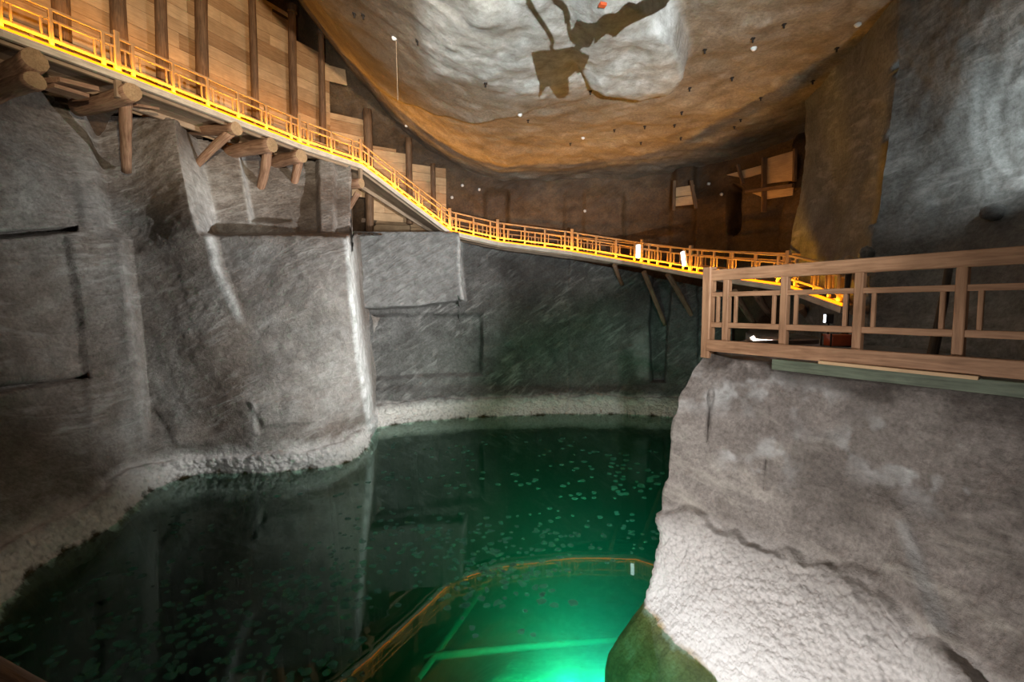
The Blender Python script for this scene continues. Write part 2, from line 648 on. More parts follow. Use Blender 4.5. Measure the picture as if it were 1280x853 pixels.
def sub(nodes_off, part):
    i0 = {'up': 0, 'st': len(UP) - 1, 'low': len(UP), 'end': len(UP) + len(LOW) - 1}[part]
    i1 = {'up': len(UP), 'st': len(UP) + 1, 'low': len(UP) + len(LOW), 'end': len(ALLN)}[part]
    return nodes_off[i0:i1]


def hit_px(nodes, px, dz=0.0):
    """point of a 3D polyline seen in picture column px"""
    def col(q):
        f = q.y * CP - (q.z - HC) * SP
        return 640 + F * q.x / max(f, 0.05)
    for a, b in zip(nodes[:-1], nodes[1:]):
        ca, cb = col(a), col(b)
        if (ca - px) * (cb - px) <= 0 and ca != cb:
            lo, hi = 0.0, 1.0
            for _ in range(40):
                mid = (lo + hi) / 2
                if (col(a.lerp(b, mid)) - px) * (ca - px) > 0:
                    lo = mid
                else:
                    hi = mid
            return a.lerp(b, lo), (b - a).normalized()
    return None, None


def quad_strip(mb, A, B, th, mi=0, boards=None):
    """solid deck between polylines A and B (tops), th thick, laid in lengthwise boards"""
    nb = boards or 1
    for k in range(nb):
        f0, f1 = k / nb, (k + 1) / nb - 0.004
        for i in range(len(A) - 1):
            a0, a1 = A[i].lerp(B[i], f0), A[i + 1].lerp(B[i + 1], f0)
            b0, b1 = A[i].lerp(B[i], f1), A[i + 1].lerp(B[i + 1], f1)
            dz = Vector((0, 0, -th))
            vs = [a0, a1, b1, b0, a0 + dz, a1 + dz, b1 + dz, b0 + dz]
            ln = (a1 - a0).length
            w = (b0 - a0).length
            gr = [(0, 0, 0), (ln, 0, 0), (ln, w, 0), (0, w, 0), (0, 0, th), (ln, 0, th), (ln, w, th), (0, w, th)]
            mb.add(vs, [(0, 1, 2, 3), (7, 6, 5, 4), (0, 4, 5, 1), (1, 5, 6, 2), (2, 6, 7, 3), (3, 7, 4, 0)], gr, mi)


def make_deck(part, name, label, steps=False):
    A, B = sub(offset(ALLN, -0.02), part), sub(IN150, part)
    root = empty(name, A[0].lerp(A[-1], 0.5), label, 'walkway' if not steps else 'stairs')
    mb = MB()
    quad_strip(mb, A, B, 0.06, boards=6)
    mb.build('deck', M['deck'], root)
    # joists and stringers below
    mb = MB()
    for dist in (0.16, 1.34):
        C = sub(offset(ALLN, dist), part)
        for a, b in zip(C[:-1], C[1:]):
            mb.bar(a + Vector((0, 0, -0.13)), b + Vector((0, 0, -0.13)), 0.1, 0.14)
    mb.build('joist', M['deck'], root)
    # outer edge board
    C = sub(offset(ALLN, -0.06), part)
    mb = MB()
    for a, b in zip(C[:-1], C[1:]):
        mb.bar(a + Vector((0, 0, -0.095)), b + Vector((0, 0, -0.095)), 0.1, 0.13, bev=0.05)
    mb.build('edge_board', M['fascia'], root)
    if steps:
        a0, b0 = A[0], B[0]
        a1, b1 = A[-1], B[-1]
        n = max(3, int(abs(a1.z - a0.z) / 0.19))
        for k in range(n):
            f = (k + 0.5) / n
            p, q = a0.lerp(a1, f), b0.lerp(b1, f)
            mb = MB()
            t = (a1 - a0)
            t.z = 0
            t.normalize()
            mb.bar(p + Vector((0, 0, 0.04)), q + Vector((0, 0, 0.04)), 0.28, 0.05)
            mb.build('tread', M['deck'], root)
    return root


RH = 0.77


def make_railing(part, dist, name, label, majors, minors, mat, bal=0.15, cat='railing', rh=RH, ends=(True, True)):
    """handrail: posts, three rails, short balusters between the two middle rails"""
    C = sub(offset(ALLN, dist), part)
    root = empty(name, C[0].lerp(C[-1], 0.5), label, cat)
    for nm, hh, w, h in (('top_rail', rh, 0.07, 0.055), ('middle_rail', rh * 0.735, 0.045, 0.045), ('lower_rail', rh * 0.24, 0.045, 0.06)):
        mb = MB()
        for a, b in zip(C[:-1], C[1:]):
            mb.bar(a + Vector((0, 0, hh)), b + Vector((0, 0, hh)), w, h)
        mb.build(nm, mat, root)
    pts = []
    for px in majors + minors:
        p, t = (px[1], px[2]) if isinstance(px, tuple) else hit_px(C, px)
        if p is None:
            continue
        big = px in majors
        w = 0.115 if big else 0.07
        th = Vector((t.x, t.y, 0)).normalized()
        mb = MB()
        mb.bar(p + Vector((0, 0, -0.03)), p + Vector((0, 0, rh + (0.13 if big else -0.02))), w, w, up=th)
        mb.build('post', mat, root)
        pts.append((p, t, big))
    for (p, t, big) in pts:
        if big:
            continue
        th = Vector((t.x, t.y, t.z))
        for s in (-1, 1):
            q = p + th * (bal * s)
            clash = any(((q - o[0]).xy.length < 0.09) for o in pts)
            if clash:
                continue
            mb = MB()
            mb.bar(q + Vector((0, 0, rh * 0.25)), q + Vector((0, 0, rh * 0.73)), 0.035, 0.035, up=Vector((t.x, t.y, 0)))
            mb.build('baluster', mat, root)
    return root


LED_W = 25.0


def make_led(part, label, dist=-0.075):
    C = sub(offset(ALLN, dist), part)
    root = empty('led_strip', C[0].lerp(C[-1], 0.5), label, 'light strip')
    mb = MB()
    for a, b in zip(C[:-1], C[1:]):
        mb.bar(a + Vector((0, 0, -0.022)), b + Vector((0, 0, -0.022)), 0.06, 0.014)
    mb.build('channel', M['whitebox'], root)
    mb = MB()
    for a, b in zip(C[:-1], C[1:]):
        mb.bar(a + Vector((0, 0, 0.016)), b + Vector((0, 0, 0.016)), 0.04, 0.06, bev=0.3)
    mb.build('diffuser', M['led'], root)
    for a, b in zip(C[:-1], C[1:]):
        ln = (b - a).length
        l = bpy.data.lights.new('led_strip_light', 'AREA')
        l.shape = 'RECTANGLE'
        l.size = ln
        l.size_y = 0.035
        l.energy = LED_W * ln * (0.45 if part == 'end' else 1.0)
        l.color = (1.0, 0.42, 0.015)
        o = bpy.data.objects.new('led_strip_light', l)
        COL.objects.link(o)
        t = (b - a).normalized()
        sdv = t.cross(Vector((0, 0, 1))).normalized()
        up_ = sdv.cross(t)
        o.matrix_world = Matrix.Translation((a + b) / 2 + up_ * 0.05) @ Matrix((t, -sdv, up_)).transposed().to_4x4() @ Matrix.Rotation(math.pi, 4, 'X')


make_deck('up', 'walkway', 'high level plank walkway carried on log brackets along the boarded wall')
make_deck('st', 'staircase', 'steep wooden flight joining the high walkway to the low sloping walkway', steps=True)
make_deck('low', 'walkway', 'low sloping plank walkway curving along the dark far wall')
make_deck('end', 'staircase', 'short wooden steps going down from the low walkway to the platform', steps=True)
make_railing('up', 0.0, 'railing', 'outer wooden railing along the edge of the high walkway', [147, 374, 451],
             [-130, -50, 1, 65, 130, 167, 217, 260, 298, 333, 364, 385, 414, 441], M['rail'])
make_railing('st', 0.0, 'railing', 'outer wooden railing sloping down the steep stair flight', [], [461, 494, 524, 552], M['rail'])
make_railing('low', 0.0, 'railing', 'outer wooden railing along the curving low walkway', [562.5, 622, 715, 802, 863, 984],
             [570, 592, 613, 630, 656, 681, 706, 722, 745, 770, 793, 811, 822, 838, 854, 872, 892, 915, 944, 972], M['rail'])
make_railing('end', 0.0, 'railing', 'outer wooden railing beside the short steps onto the platform', [1050], [994, 1018, 1036], M['rail'])


def inner_posts(part, dist, step):
    C = sub(offset(ALLN, dist), part)
    res = []
    for i, (a, b) in enumerate(zip(C[:-1], C[1:])):
        n = max(1, round((b - a).length / step))
        for k in range(n):
            res.append(('w', a.lerp(b, (k + 0.5) / n), (b - a).normalized()))
    return res


make_railing('up', 1.28, 'railing', 'inner wooden railing on the wall side of the high walkway', [], inner_posts('up', 1.28, 1.25), M['rail'], cat='railing')
make_railing('st', 1.28, 'railing', 'inner wooden railing on the wall side of the steep stair flight', [], inner_posts('st', 1.28, 1.2), M['rail'])
make_railing('low', 1.28, 'railing', 'inner wooden railing on the wall side of the low walkway', [], inner_posts('low', 1.28, 1.3), M['rail'])
make_railing('end', 1.28, 'railing', 'inner wooden railing on the wall side of the short platform steps', [], inner_posts('end', 1.28, 0.8), M['rail'])
make_led('up', 'glowing amber light strip along the foot of the high walkway railing')
make_led('st', 'glowing amber light strip along the foot of the steep stair railing')
make_led('low', 'glowing amber light strip along the foot of the low walkway railing')
make_led('end', 'glowing amber light strip beside the short platform steps')

# ------------------------------------------------------------------ ceiling
CRACK = [(760, 96), (800, 104), (838, 96), (857, 72), (857, 52), (846, 20), (846, -80), (520, -80), (528, 40), (536, 82), (600, 84), (640, 108), (700, 118), (740, 105)]


def ceil_base(X, Y):
    z = 10.0 + 0.088 * np.where(X < 0, X * X, 0.0) + 0.012 * np.where(X > 0, X * X, 0) * 0.3
    return z


def to_px(X, Y, Z):
    fwd = Y * CP - (Z - HC) * SP
    upv = Y * SP + (Z - HC) * CP
    fwd = np.maximum(fwd, 0.3)
    return 640 + F * X / fwd, 426.5 - F * upv / fwd


def ceil_z(X, Y):
    z = ceil_base(X, Y)
    # the nearer slab hangs a little lower, ending in a long broken edge
    edge = np.interp(X, [-12, -5.2, -3.6, -1.5, 0.6, 2.5, 14], [17.5, 17.2, 16.6, 15.2, 14.2, 13.6, 13.2])
    edge = edge + 0.25 * fbm(np.stack([X * 0.9, Y * 0 + 3.3, X * 0], -1), 3, 5)
    amp = np.interp(X, [-12, -6, -4.6, 0.0, 2.0, 14], [0.0, 0.0, 0.3, 0.2, 0.0, 0.0])
    z = z - amp * sstep(0.12, -0.12, Y - edge)
    # flaked plate of pale salt
    pu, pv = to_px(X, Y, ceil_base(X, Y))
    m_ = polymask(pu, pv, CRACK, 30)
    m2_ = polymask(pu, pv, CRACK[:6] + [(740, -80), (700, 40), (738, 90)], 4)
    z = z - 0.1 * m_ - 0.5 * m2_ * sstep(705, 760, pu)
    pts = np.stack([X, Y, z], -1)
    z = z + 0.28 * fbm(pts * 0.35, 4, 21) + (0.05 + 0.07 * m_) * fbm(pts * np.array([1.6, 1.6, 1]), 4, 33)
    z = z + 0.012 * fbm(pts * 7.0, 2, 44)
    return z


xs = np.arange(-12.5, 16.0, 0.085)
ys = np.arange(4.2, 24.5, 0.085)
XX, YY = np.meshgrid(xs, ys)
ZZ = ceil_z(XX, YY)


def ceiling_mat():
    m = rock('ceiling_salt_rock', (0.16, 0.125, 0.09), (0.23, 0.185, 0.14), (0.3, 0.26, 0.21), streak_amt=0.3, bump=0.4, scale=0.3,
             streak_rot=(0.3, 0.2, 0.8), pick=0.8)
    return m


M['ceil'] = ceiling_mat()
ceil = grid_obj('ceiling', np.stack([XX, YY, ZZ], -1), M['ceil'], 'vaulted rock ceiling, white where a salt plate has flaked', 'ceiling')
pu, pv = to_px(XX, YY, ceil_base(XX, YY))
pale = 0.85 * polymask(pu, pv, CRACK, 26)
pale = np.clip(pale * (0.75 + 0.6 * fbm(np.stack([XX, YY, ZZ], -1) * 0.9, 4, 61)), 0, 1)
set_pale(ceil, pale)
sw = XX + 0.7 * fbm(np.stack([XX, YY, ZZ], -1) * 0.5, 3, 77)
set_pale(ceil, 0.85 * sstep(-1.8, -3.9, sw) * sstep(17.2, 15.4, YY), 'darker')  # left rim darkened in colour to hold back the amber strip light


def ceil_hit(px, py):
    """where the sight line through (px, py) meets the ceiling"""
    t = np.arange(4.0, 30.0, 0.01)
    u, v = (px - 640) / F, (426.5 - py) / F
    X = u * t
    Y = t * (CP + v * SP)
    Z = HC + t * (v * CP - SP)
    zc = ceil_z(X, Y)
    k = np.argmax(Z > zc)
    return Vector((X[k], Y[k], zc[k]))


# ------------------------------------------------------------------ rock walls
def finish(V, amp, freq, seed, crust=None, fine=0.02, lump=0.05, lumpf=5.0, crust_out=0.08, up_amp=None):
    n = normals(V)
    d = amp * fbm(V * freq, 4, seed) + fine * fbm(V * freq * 6, 3, seed + 9)
    if crust is not None:
        z = V[..., 2] + 0.3 * crust * fbm(V * 1.3, 4, seed + 20)
        m_ = sstep(crust * 1.03, crust * 0.93, z)
        w = worley(V * lumpf, seed + 3)
        w2 = worley(V * lumpf * 2.3, seed + 5)
        d = d * (1 - 0.4 * m_) + m_ * (crust_out + lump * (0.8 - w) + lump * 0.45 * (0.8 - w2))
    return V + n * d[..., None]


def rows_down(V, outs):
    """continue the bottom row below the water"""
    last = V[-1]
    n = normals(V)[-1].copy()
    n[:, 2] = 0
    n /= np.maximum(np.linalg.norm(n, axis=-1, keepdims=True), 1e-6)
    ex = []
    for (o, z) in outs:
        q = last + n * o
        q[:, 2] = z
        ex.append(q)
    return np.concatenate([V, np.stack(ex)], 0)


def find_top(dfun, cols, ztop, y_hi, y_lo):
    yy = np.linspace(y_hi, y_lo, 400)
    res = []
    for c in cols:
        d = dfun(np.full_like(yy, c), yy)
        z = PN(np.full_like(yy, c), yy, d)[:, 2]
        k = np.argmax(z < ztop)
        res.append(yy[k])
    return np.array(res)


# ---- left wall with its niches, ridge and the big projecting block
WL = [(-260, 1020), (-150, 900), (0, 748), (40, 708), (100, 675), (150, 641), (210, 603), (255, 591), (330, 590), (380, 585), (440, 571), (455, 556), (466, 541)]
ctl = [(x, y, DW(x, y)) for x, y in WL]
ctl += [(466, 530, 15.2), (448, 430, 13.5), (437, 312, 13.3), (380, 300, 12.95), (320, 300, 12.55), (268, 300, 12.25), (300, 420, 12.05), (380, 430, 12.75),
        (250, 430, 11.65), (220, 540, 11.45), (300, 540, 11.9), (430, 545, 13.4),
        (190, 500, 11.4), (150, 400, 11.5), (140, 300, 11.8), (120, 200, 12.2), (100, 130, 12.5), (215, 170, 12.7), (250, 280, 12.05), (180, 230, 12.4),
        (85, 300, 11.0), (50, 200, 10.9), (0, 300, 10.0), (0, 130, 10.6), (0, 480, 8.9), (60, 500, 9.8), (100, 560, 9.6), (0, 600, 8.0), (110, 620, 9.0),
        (-150, 480, 7.0), (-150, 250, 8.0), (-260, 500, 5.6), (-260, 250, 6.8), (-150, 0, 8.8), (0, 40, 10.8), (200, 120, 13.2), (300, 160, 14.2), (430, 220, 15.4),
        (160, 590, 10.6)]
rbfL = RBF(ctl, 0.002)


def dL(px, py):
    d = rbfL(px, py)
    d = d + 0.1 * polymask(px, py, [(-300, 90), (0, 108), (66, 128), (78, 150), (98, 250), (101, 284), (60, 290), (0, 296), (-300, 330)], 18)
    d = d + 0.06 * polymask(px, py, [(-300, 345), (0, 300), (84, 293), (100, 360), (112, 470), (40, 480), (0, 486), (-300, 560)], 26)
    d = d + 0.35 * polymask(px, py, [(-200, 330), (0, 291), (96, 284), (96, 289), (0, 298), (-200, 340)], 4)
    d = d + 0.25 * polymask(px, py, [(-100, 500), (0, 480), (110, 468), (112, 474), (0, 492), (-100, 515)], 5)
    # ridge: right of the smooth pilaster the wall steps back
    xl = line_x(py, [(88, 100), (102, 130), (128, 285), (150, 300), (163, 400), (174, 530), (180, 600)])
    d = d + 0.32 * sstep(0, 1, (px - xl) / 16.0) * sstep(560, 520, py) * sstep(420, 200, px)
    # small step on the pilaster where it widens
    d = d - 0.08 * polymask(px, py, [(84, 297), (152, 297), (163, 400), (176, 520), (112, 540), (100, 400)], 16)
    # wedge shaped face turned to the right, above the block's top
    xl = line_x(py, [(196, 80), (216, 140), (224, 200), (236, 260), (246, 292), (262, 330)])
    xr = line_x(py, [(232, 80), (240, 140), (256, 200), (268, 260), (276, 292), (290, 330)])
    m1 = sstep(0, 1, (px - xl) / (xr - xl))
    d = d + 1.5 * m1 * sstep(296, 291, py)
    # top left edge of the block
    xl = line_x(py, [(258, 292), (266, 330), (296, 400), (312, 430)])
    m2 = sstep(0, 1, (px - xl) / 16.0) * sstep(425, 300, py) * sstep(291, 296, py)
    d = d + 0.3 * m2
    # niches behind the brackets
    d = d + 0.55 * polymask(px, py, [(300, 100), (303, 200), (315, 276), (366, 276), (374, 290), (398, 292), (396, 100)], 6)
    d = d + 0.35 * polymask(px, py, [(418, 100), (419, 292), (480, 292), (480, 100)], 4)
    d = d + 7.0 * sstep(438, 441, px) * sstep(293, 289, py)
    # right hand edge of the block
    xl = line_x(py, [(400, 200), (436, 303), (441, 380), (450, 450), (459, 510), (463, 540), (466, 580)])
    d = d + 3.6 * np.clip((px - xl) / 15.0, 0, 1.2) ** 1.3 * sstep(292, 297, py)
    d = d + 0.7 * polymask(px, py, [(408, 286), (411, 303), (437, 305), (436, 312), (470, 312), (470, 286)], 3) * 0
    # lower ledge
    d = d - 0.04 * polymask(px, py, [(196, 511), (318, 496), (322, 543), (222, 558)], 10)
    d = d - 0.015 * np.exp(-((px - 315 - (py - 500) * 0.08) / 3.5) ** 2) * sstep(490, 505, py) * sstep(560, 545, py)
    d = d - 0.07 * polymask(px, py, [(310, 502), (470, 492), (470, 526), (330, 534)], 8)
    return d


cols = np.concatenate([np.linspace(-260, 0, 60), np.linspace(2, 478, 318)])
topL = find_top(dL, cols, 9.28, -160, 400)
botL = np.interp(cols, [w[0] for w in WL] + [478], [w[1] for w in WL] + [532])
s = np.linspace(0, 1, 300) ** 0.9
PX = np.broadcast_to(cols, (len(s), len(cols)))
PY = topL + (botL - topL) * s[:, None]
V = PN(PX, PY, dL(PX, PY))
V = finish(V, 0.1, 0.7, 3, crust=0.5, fine=0.02, lump=0.09, lumpf=5.5)
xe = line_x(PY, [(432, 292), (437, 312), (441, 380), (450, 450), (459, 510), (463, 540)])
pl = 1.0 * sstep(9, 2, np.abs(PX - xe - 1)) * sstep(294, 300, PY)  # white salt edge, with its lamp-lit brightness put into the colour
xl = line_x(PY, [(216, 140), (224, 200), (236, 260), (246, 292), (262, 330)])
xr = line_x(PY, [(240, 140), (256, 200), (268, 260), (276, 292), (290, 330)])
pl += 0.75 * sstep(-4, 6, PX - xl) * sstep(6, -4, PX - xr) * sstep(294, 286, PY) * sstep(165, 240, PY)  # faces turned to the lamp whitened in colour to carry its light
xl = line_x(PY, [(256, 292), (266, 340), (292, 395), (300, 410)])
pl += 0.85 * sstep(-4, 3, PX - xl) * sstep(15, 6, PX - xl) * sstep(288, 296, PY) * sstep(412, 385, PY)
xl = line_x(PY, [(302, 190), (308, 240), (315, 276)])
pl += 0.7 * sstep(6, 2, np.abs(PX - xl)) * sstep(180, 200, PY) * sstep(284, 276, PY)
pl += 0.2 * polymask(PX, PY, [(285, 300), (432, 300), (440, 420), (320, 420)], 30)  # block face lightened in colour where its angle leaves it dim
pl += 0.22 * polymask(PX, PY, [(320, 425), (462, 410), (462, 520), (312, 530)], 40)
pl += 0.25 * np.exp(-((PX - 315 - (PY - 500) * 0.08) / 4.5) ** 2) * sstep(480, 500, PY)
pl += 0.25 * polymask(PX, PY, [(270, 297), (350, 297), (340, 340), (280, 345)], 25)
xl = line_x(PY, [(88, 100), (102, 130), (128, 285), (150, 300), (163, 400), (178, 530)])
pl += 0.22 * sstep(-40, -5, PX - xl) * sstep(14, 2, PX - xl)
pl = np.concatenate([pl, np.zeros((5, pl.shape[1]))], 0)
V = rows_down(V, [(0.15, -0.15), (0.3, -0.5), (0.5, -1.5), (0.8, -3.2), (1.2, -8.3)])
wl = grid_obj('wall_left', V, M['left'], 'grey rock wall with niches and a big squared block above the lake', 'wall')
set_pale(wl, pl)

# ---- far wall below the low walkway
WB = [(430, 538), (470, 531), (520, 524), (560, 521), (650, 517), (740, 514), (800, 515), (850, 520), (900, 524)]
ctl = [(x, y, DW(x, y)) for x, y in WB]
ctl += [(450, 500, 17.6), (520, 495, 18.4), (600, 490, 19.2), (700, 488, 19.7), (800, 490, 19.6), (870, 490, 19.0), (900, 500, 18.6),
        (450, 400, 18.0), (520, 400, 18.8), (600, 400, 19.6), (700, 400, 20.1), (800, 400, 20.0), (870, 400, 19.3), (910, 400, 18.8),
        (450, 280, 18.6), (520, 280, 19.2), (600, 305, 20.0), (700, 320, 20.3), (800, 335, 20.2), (870, 345, 19.5), (910, 350, 19.0)]
rbfB = RBF(ctl, 0.001)


def dB(px, py):
    d = rbfB(px, py)
    d = d - 0.65 * polymask(px, py, [(420, 270), (576, 291), (576, 330), (581, 376), (520, 384), (430, 386)], 4)
    d = d + 0.3 * polymask(px, py, [(464, 394), (602, 394), (602, 468), (464, 474)], 7)
    d = d - 0.25 * sstep(480, 492, py) * sstep(850, 800, px)
    d = d + 0.6 * polymask(px, py, [(812, 400), (818, 340), (840, 352), (834, 420), (832, 478), (813, 478)], 4)
    d = d + 0.25 * polymask(px, py, [(872, 340), (872, 480), (930, 480), (930, 340)], 4)
    d = d - 0.15 * sstep(709, 714, px)
    return d


cols = np.linspace(430, 915, 340)
bp = [(430, 288), (575, 290), (578, 297)]
for q in LOW:
    bp.append(tuple(float(x) for x in to_px(np.array(q.x), np.array(q.y), np.array(q.z - 0.12))))
bp = [b for b in bp if b[0] <= 560 or b[0] > 578] + [(578, 298)]
bp = sorted(bp)
topB = np.interp(cols, [b[0] for b in bp if b[0] != 562], [b[1] for b in bp if b[0] != 562])
topB = np.where(cols < 574, 289.5, topB)
# the wall top stops right below the deck boards
yy = np.linspace(285, 380, 600)
zt = []
for i, c in enumerate(cols):
    d = dB(np.full_like(yy, c), yy)
    X3 = PN(np.full_like(yy, c), yy, d)
    if c < 574:
        zt.append(289.5)
        continue
    hp, _ = hit_px(LOW, c)
    zz = (hp.z if hp is not None else LOW[-1].z) - 0.3
    zt.append(yy[np.argmax(X3[:, 2] < zz)])
topB = np.array(zt)
botB = np.interp(cols, [w[0] for w in WB], [w[1] for w in WB])
s = np.linspace(0, 1, 200) ** 0.9
PX = np.broadcast_to(cols, (len(s), len(cols)))
PY = topB + (botB - topB) * s[:, None]
V = PN(PX, PY, dB(PX, PY))
V = finish(V, 0.09, 0.8, 13, crust=0.62, fine=0.025, lump=0.11, lumpf=4.6)
# ledge running back from the top edge
led = V[0].copy()
led2 = led.copy()
nrm = led[:, :2] / np.linalg.norm(led[:, :2], axis=-1, keepdims=True)
led2[:, :2] += nrm * 2.6
V = np.concatenate([led2[None], V], 0)
pl = 0.3 * polymask(PX, PY, [(420, 280), (576, 291), (576, 330), (581, 376), (520, 384), (430, 386)], 6)  # lamp-lit block and its right edge lightened in the colour itself
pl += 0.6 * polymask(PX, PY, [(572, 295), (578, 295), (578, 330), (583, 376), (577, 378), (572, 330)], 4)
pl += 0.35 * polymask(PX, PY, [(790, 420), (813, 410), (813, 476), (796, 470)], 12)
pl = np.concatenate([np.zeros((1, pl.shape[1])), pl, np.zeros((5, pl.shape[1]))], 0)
V = rows_down(V, [(0.2, -0.15), (0.4, -0.5), (0.6, -1.5), (0.9, -3.2), (1.3, -8.3)])
wb = grid_obj('wall_back_lower', V, M['back'], 'dark grey pick-marked rock wall between the lake and the low walkway', 'wall')
set_pale(wb, pl)

# ---- upper far wall, behind the walkway, up to the ceiling
UW = [(-13.5, 7.0), (-12.0, 10.0), (-10.3, 13.7), (-8.75, 17.2), (-7.1, 19.8), (-4.4, 21.5), (-1.5, 22.1), (2.0, 22.6), (5.0, 22.2), (7.9, 20.9), (10.2, 18.5), (11.6, 16.0), (12.4, 13.0)]
seg = np.array(UW)
cum = np.concatenate([[0], np.cumsum(np.linalg.norm(np.diff(seg, axis=0), axis=1))])
uu = np.linspace(0, cum[-1], 420)
gx, gy = np.interp(uu, cum, seg[:, 0]), np.interp(uu, cum, seg[:, 1])
for _ in range(40):
    gx[1:-1] = (gx[:-2] + 2 * gx[1:-1] + gx[2:]) / 4
    gy[1:-1] = (gy[:-2] + 2 * gy[1:-1] + gy[2:]) / 4
zt = ceil_base(gx, gy) + 0.8
hh = np.linspace(0, 1, 150)
z0 = 2.6
V = np.zeros((150, 420, 3))
V[..., 0] = gx
V[..., 1] = gy
V[..., 2] = zt + (z0 - zt) * hh[:, None]
n = normals(V)
n[..., 2] = 0
pu, pv = to_px(V[..., 0], V[..., 1], V[..., 2])
rel = np.zeros(V.shape[:2])
# hewn slabs: shallow steps between panels, a narrow cleft, and the leaning slab on the far side
for (x0, x1, dd) in ((606, 634, 0.18), (634, 706, -0.12), (730, 780, 0.14), (782, 838, -0.1), (868, 912, 0.2)):
    rel += dd * sstep(x0 - 2, x0 + 2, pu) * sstep(x1 + 2, x1 - 2, pu) * sstep(232, 250, pv)
rel -= 1.1 * polymask(pu, pv, [(914, 232), (924, 236), (921, 288), (915, 290)], 4)
lean = line_x(pv, [(1003, 150), (998, 190), (986, 300), (980, 340)])
rel += 0.75 * sstep(-2, 3, pu - lean) * sstep(150, 190, pv)
rel += 0.3 * sstep(840, 846, pu) * sstep(262, 258, pv) * sstep(872, 868, pu)
V = V + n * rel[..., None]
V = finish(V, 0.22, 0.45, 41, fine=0.03)
grid_obj('wall_back_upper', V, M['upper'], 'soot-brown hewn rock wall behind the walkway under the ceiling', 'wall')

# ---- tall grey rock on the right
EDG = [(1140, -200), (1128, 0), (1121, 90), (1112, 160), (1100, 240), (1090, 310), (1086, 335), (1084, 470)]
ctl = [(1128, 0, 9.6), (1112, 160, 9.9), (1090, 310, 9.6), (1084, 440, 9.3), (1280, 0, 7.4), (1280, 160, 7.8), (1280, 310, 7.4), (1280, 440, 6.6),
       (1440, 0, 5.6), (1440, 160, 6.0), (1440, 310, 5.6), (1440, 450, 5.0), (1200, 80, 8.5), (1200, 240, 8.7), (1280, -200, 6.9), (1140, -200, 8.6), (1440, -200, 5.0),
       (1600, 200, 4.5), (1600, 400, 4.0), (1600, -200, 3.8)]
rbfR = RBF(ctl, 0.002)


def dR(px, py):
    d = rbfR(px, py)
    # scalloped hollow scooped out of the face
    rr = np.hypot((px - 1275) / 62.0, (py - 130) / 125.0)
    wob = 2.0 * np.sin(px * 0.03 + py * 0.017) + 1.4 * np.sin(py * 0.041 - px * 0.012)
    d = d + 0.12 * sstep(1.3, 0.4, rr) + 0.009 * np.sin(rr * 15 + wob) * sstep(1.35, 0.8, rr) * sstep(0.2, 0.5, rr)
    return d


s = np.linspace(0, 1, 260)
q = np.linspace(0, 1, 230)
PY = (-210 + 690 * s)[:, None] * np.ones((1, len(q)))
xl = line_x(PY, EDG)
PX = xl + (1600 - xl) * (q ** 1.3)[None, :]
V = PN(PX, PY, dR(PX, PY))
# the rock turns a corner and runs back towards the far wall
side = []
for dd in (5.0, 3.4, 2.0, 1.0, 0.4):
    w = V[:, 0].copy()
    w[:, 1] += dd
    w[:, 0] += 0.18 * dd + 0.12 * dd * (w[:, 0] / w[:, 1])
    side.append(w)
V = np.concatenate([np.stack(side, 1), V], 1)
V = finish(V, 0.13, 0.6, 71, fine=0.03)
grid_obj('wall_right', V, M['right'], 'tall slate-grey rock face with a scooped bright hollow', 'wall')

# ---- salt-crusted bank under the platform railing
RA, RD = Vector((2.78, 6.8, 3.54)), Vector((0.507, -0.862, 0)).normalized()


def rail_d(px):
    u = (px - 640) / F
    s_ = (u * 6.8 / 0.9976 * 0.9976 - 2.78) / (0.507 + 0.862 * u)
    return 6.8 - 0.862 * s_


WF = [(815, 757), (835, 782), (868, 815), (900, 845), (935, 885), (1000, 950), (1150, 1090), (1400, 1330)]
ctl = [(x, y, DW(x, y)) for x, y in WF]
for (x, y) in ((880, 443), (940, 456), (1000, 468), (1100, 482), (1200, 500), (1280, 513), (1400, 535)):
    ctl.append((x, y, rail_d(x) - 0.06))
ctl += [(850, 492, 6.74), (836, 600, 6.62), (830, 640, 6.6), (900, 560, 6.25), (1000, 560, 5.55), (1100, 590, 4.85), (1200, 620, 4.25), (1280, 650, 3.85),
        (900, 680, 5.95), (1000, 695, 5.25), (1100, 745, 4.45), (1280, 832, 3.35), (1150, 700, 4.4), (1400, 700, 3.3), (1400, 900, 2.7), (900, 780, 5.5),
        (1050, 850, 4.35), (1200, 900, 3.6)]
rbfF = RBF(ctl, 0.002)


def dF(px, py):
    d = rbfF(px, py)
    # fold running down the face
    xl = line_x(py, [(1085, 560), (1122, 660), (1135, 720), (1170, 790), (1215, 880)])
    d = d - 0.14 * np.exp(-((px - xl) / 26.0) ** 2) * sstep(590, 650, py)
    d = d - 0.1 * sstep(0, 60, px - xl) * sstep(560, 640, py)
    # thin vertical cracks
    for (x0, y0, x1, y1) in ((889, 486, 884, 555), (958, 575, 956, 612)):
        xc = np.interp(py, [y0, y1], [x0, x1])
        d = d + 0.09 * np.exp(-((px - xc) / 2.2) ** 2) * sstep(y0 - 4, y0 + 6, py) * sstep(y1 + 4, y1 - 10, py)
    return d


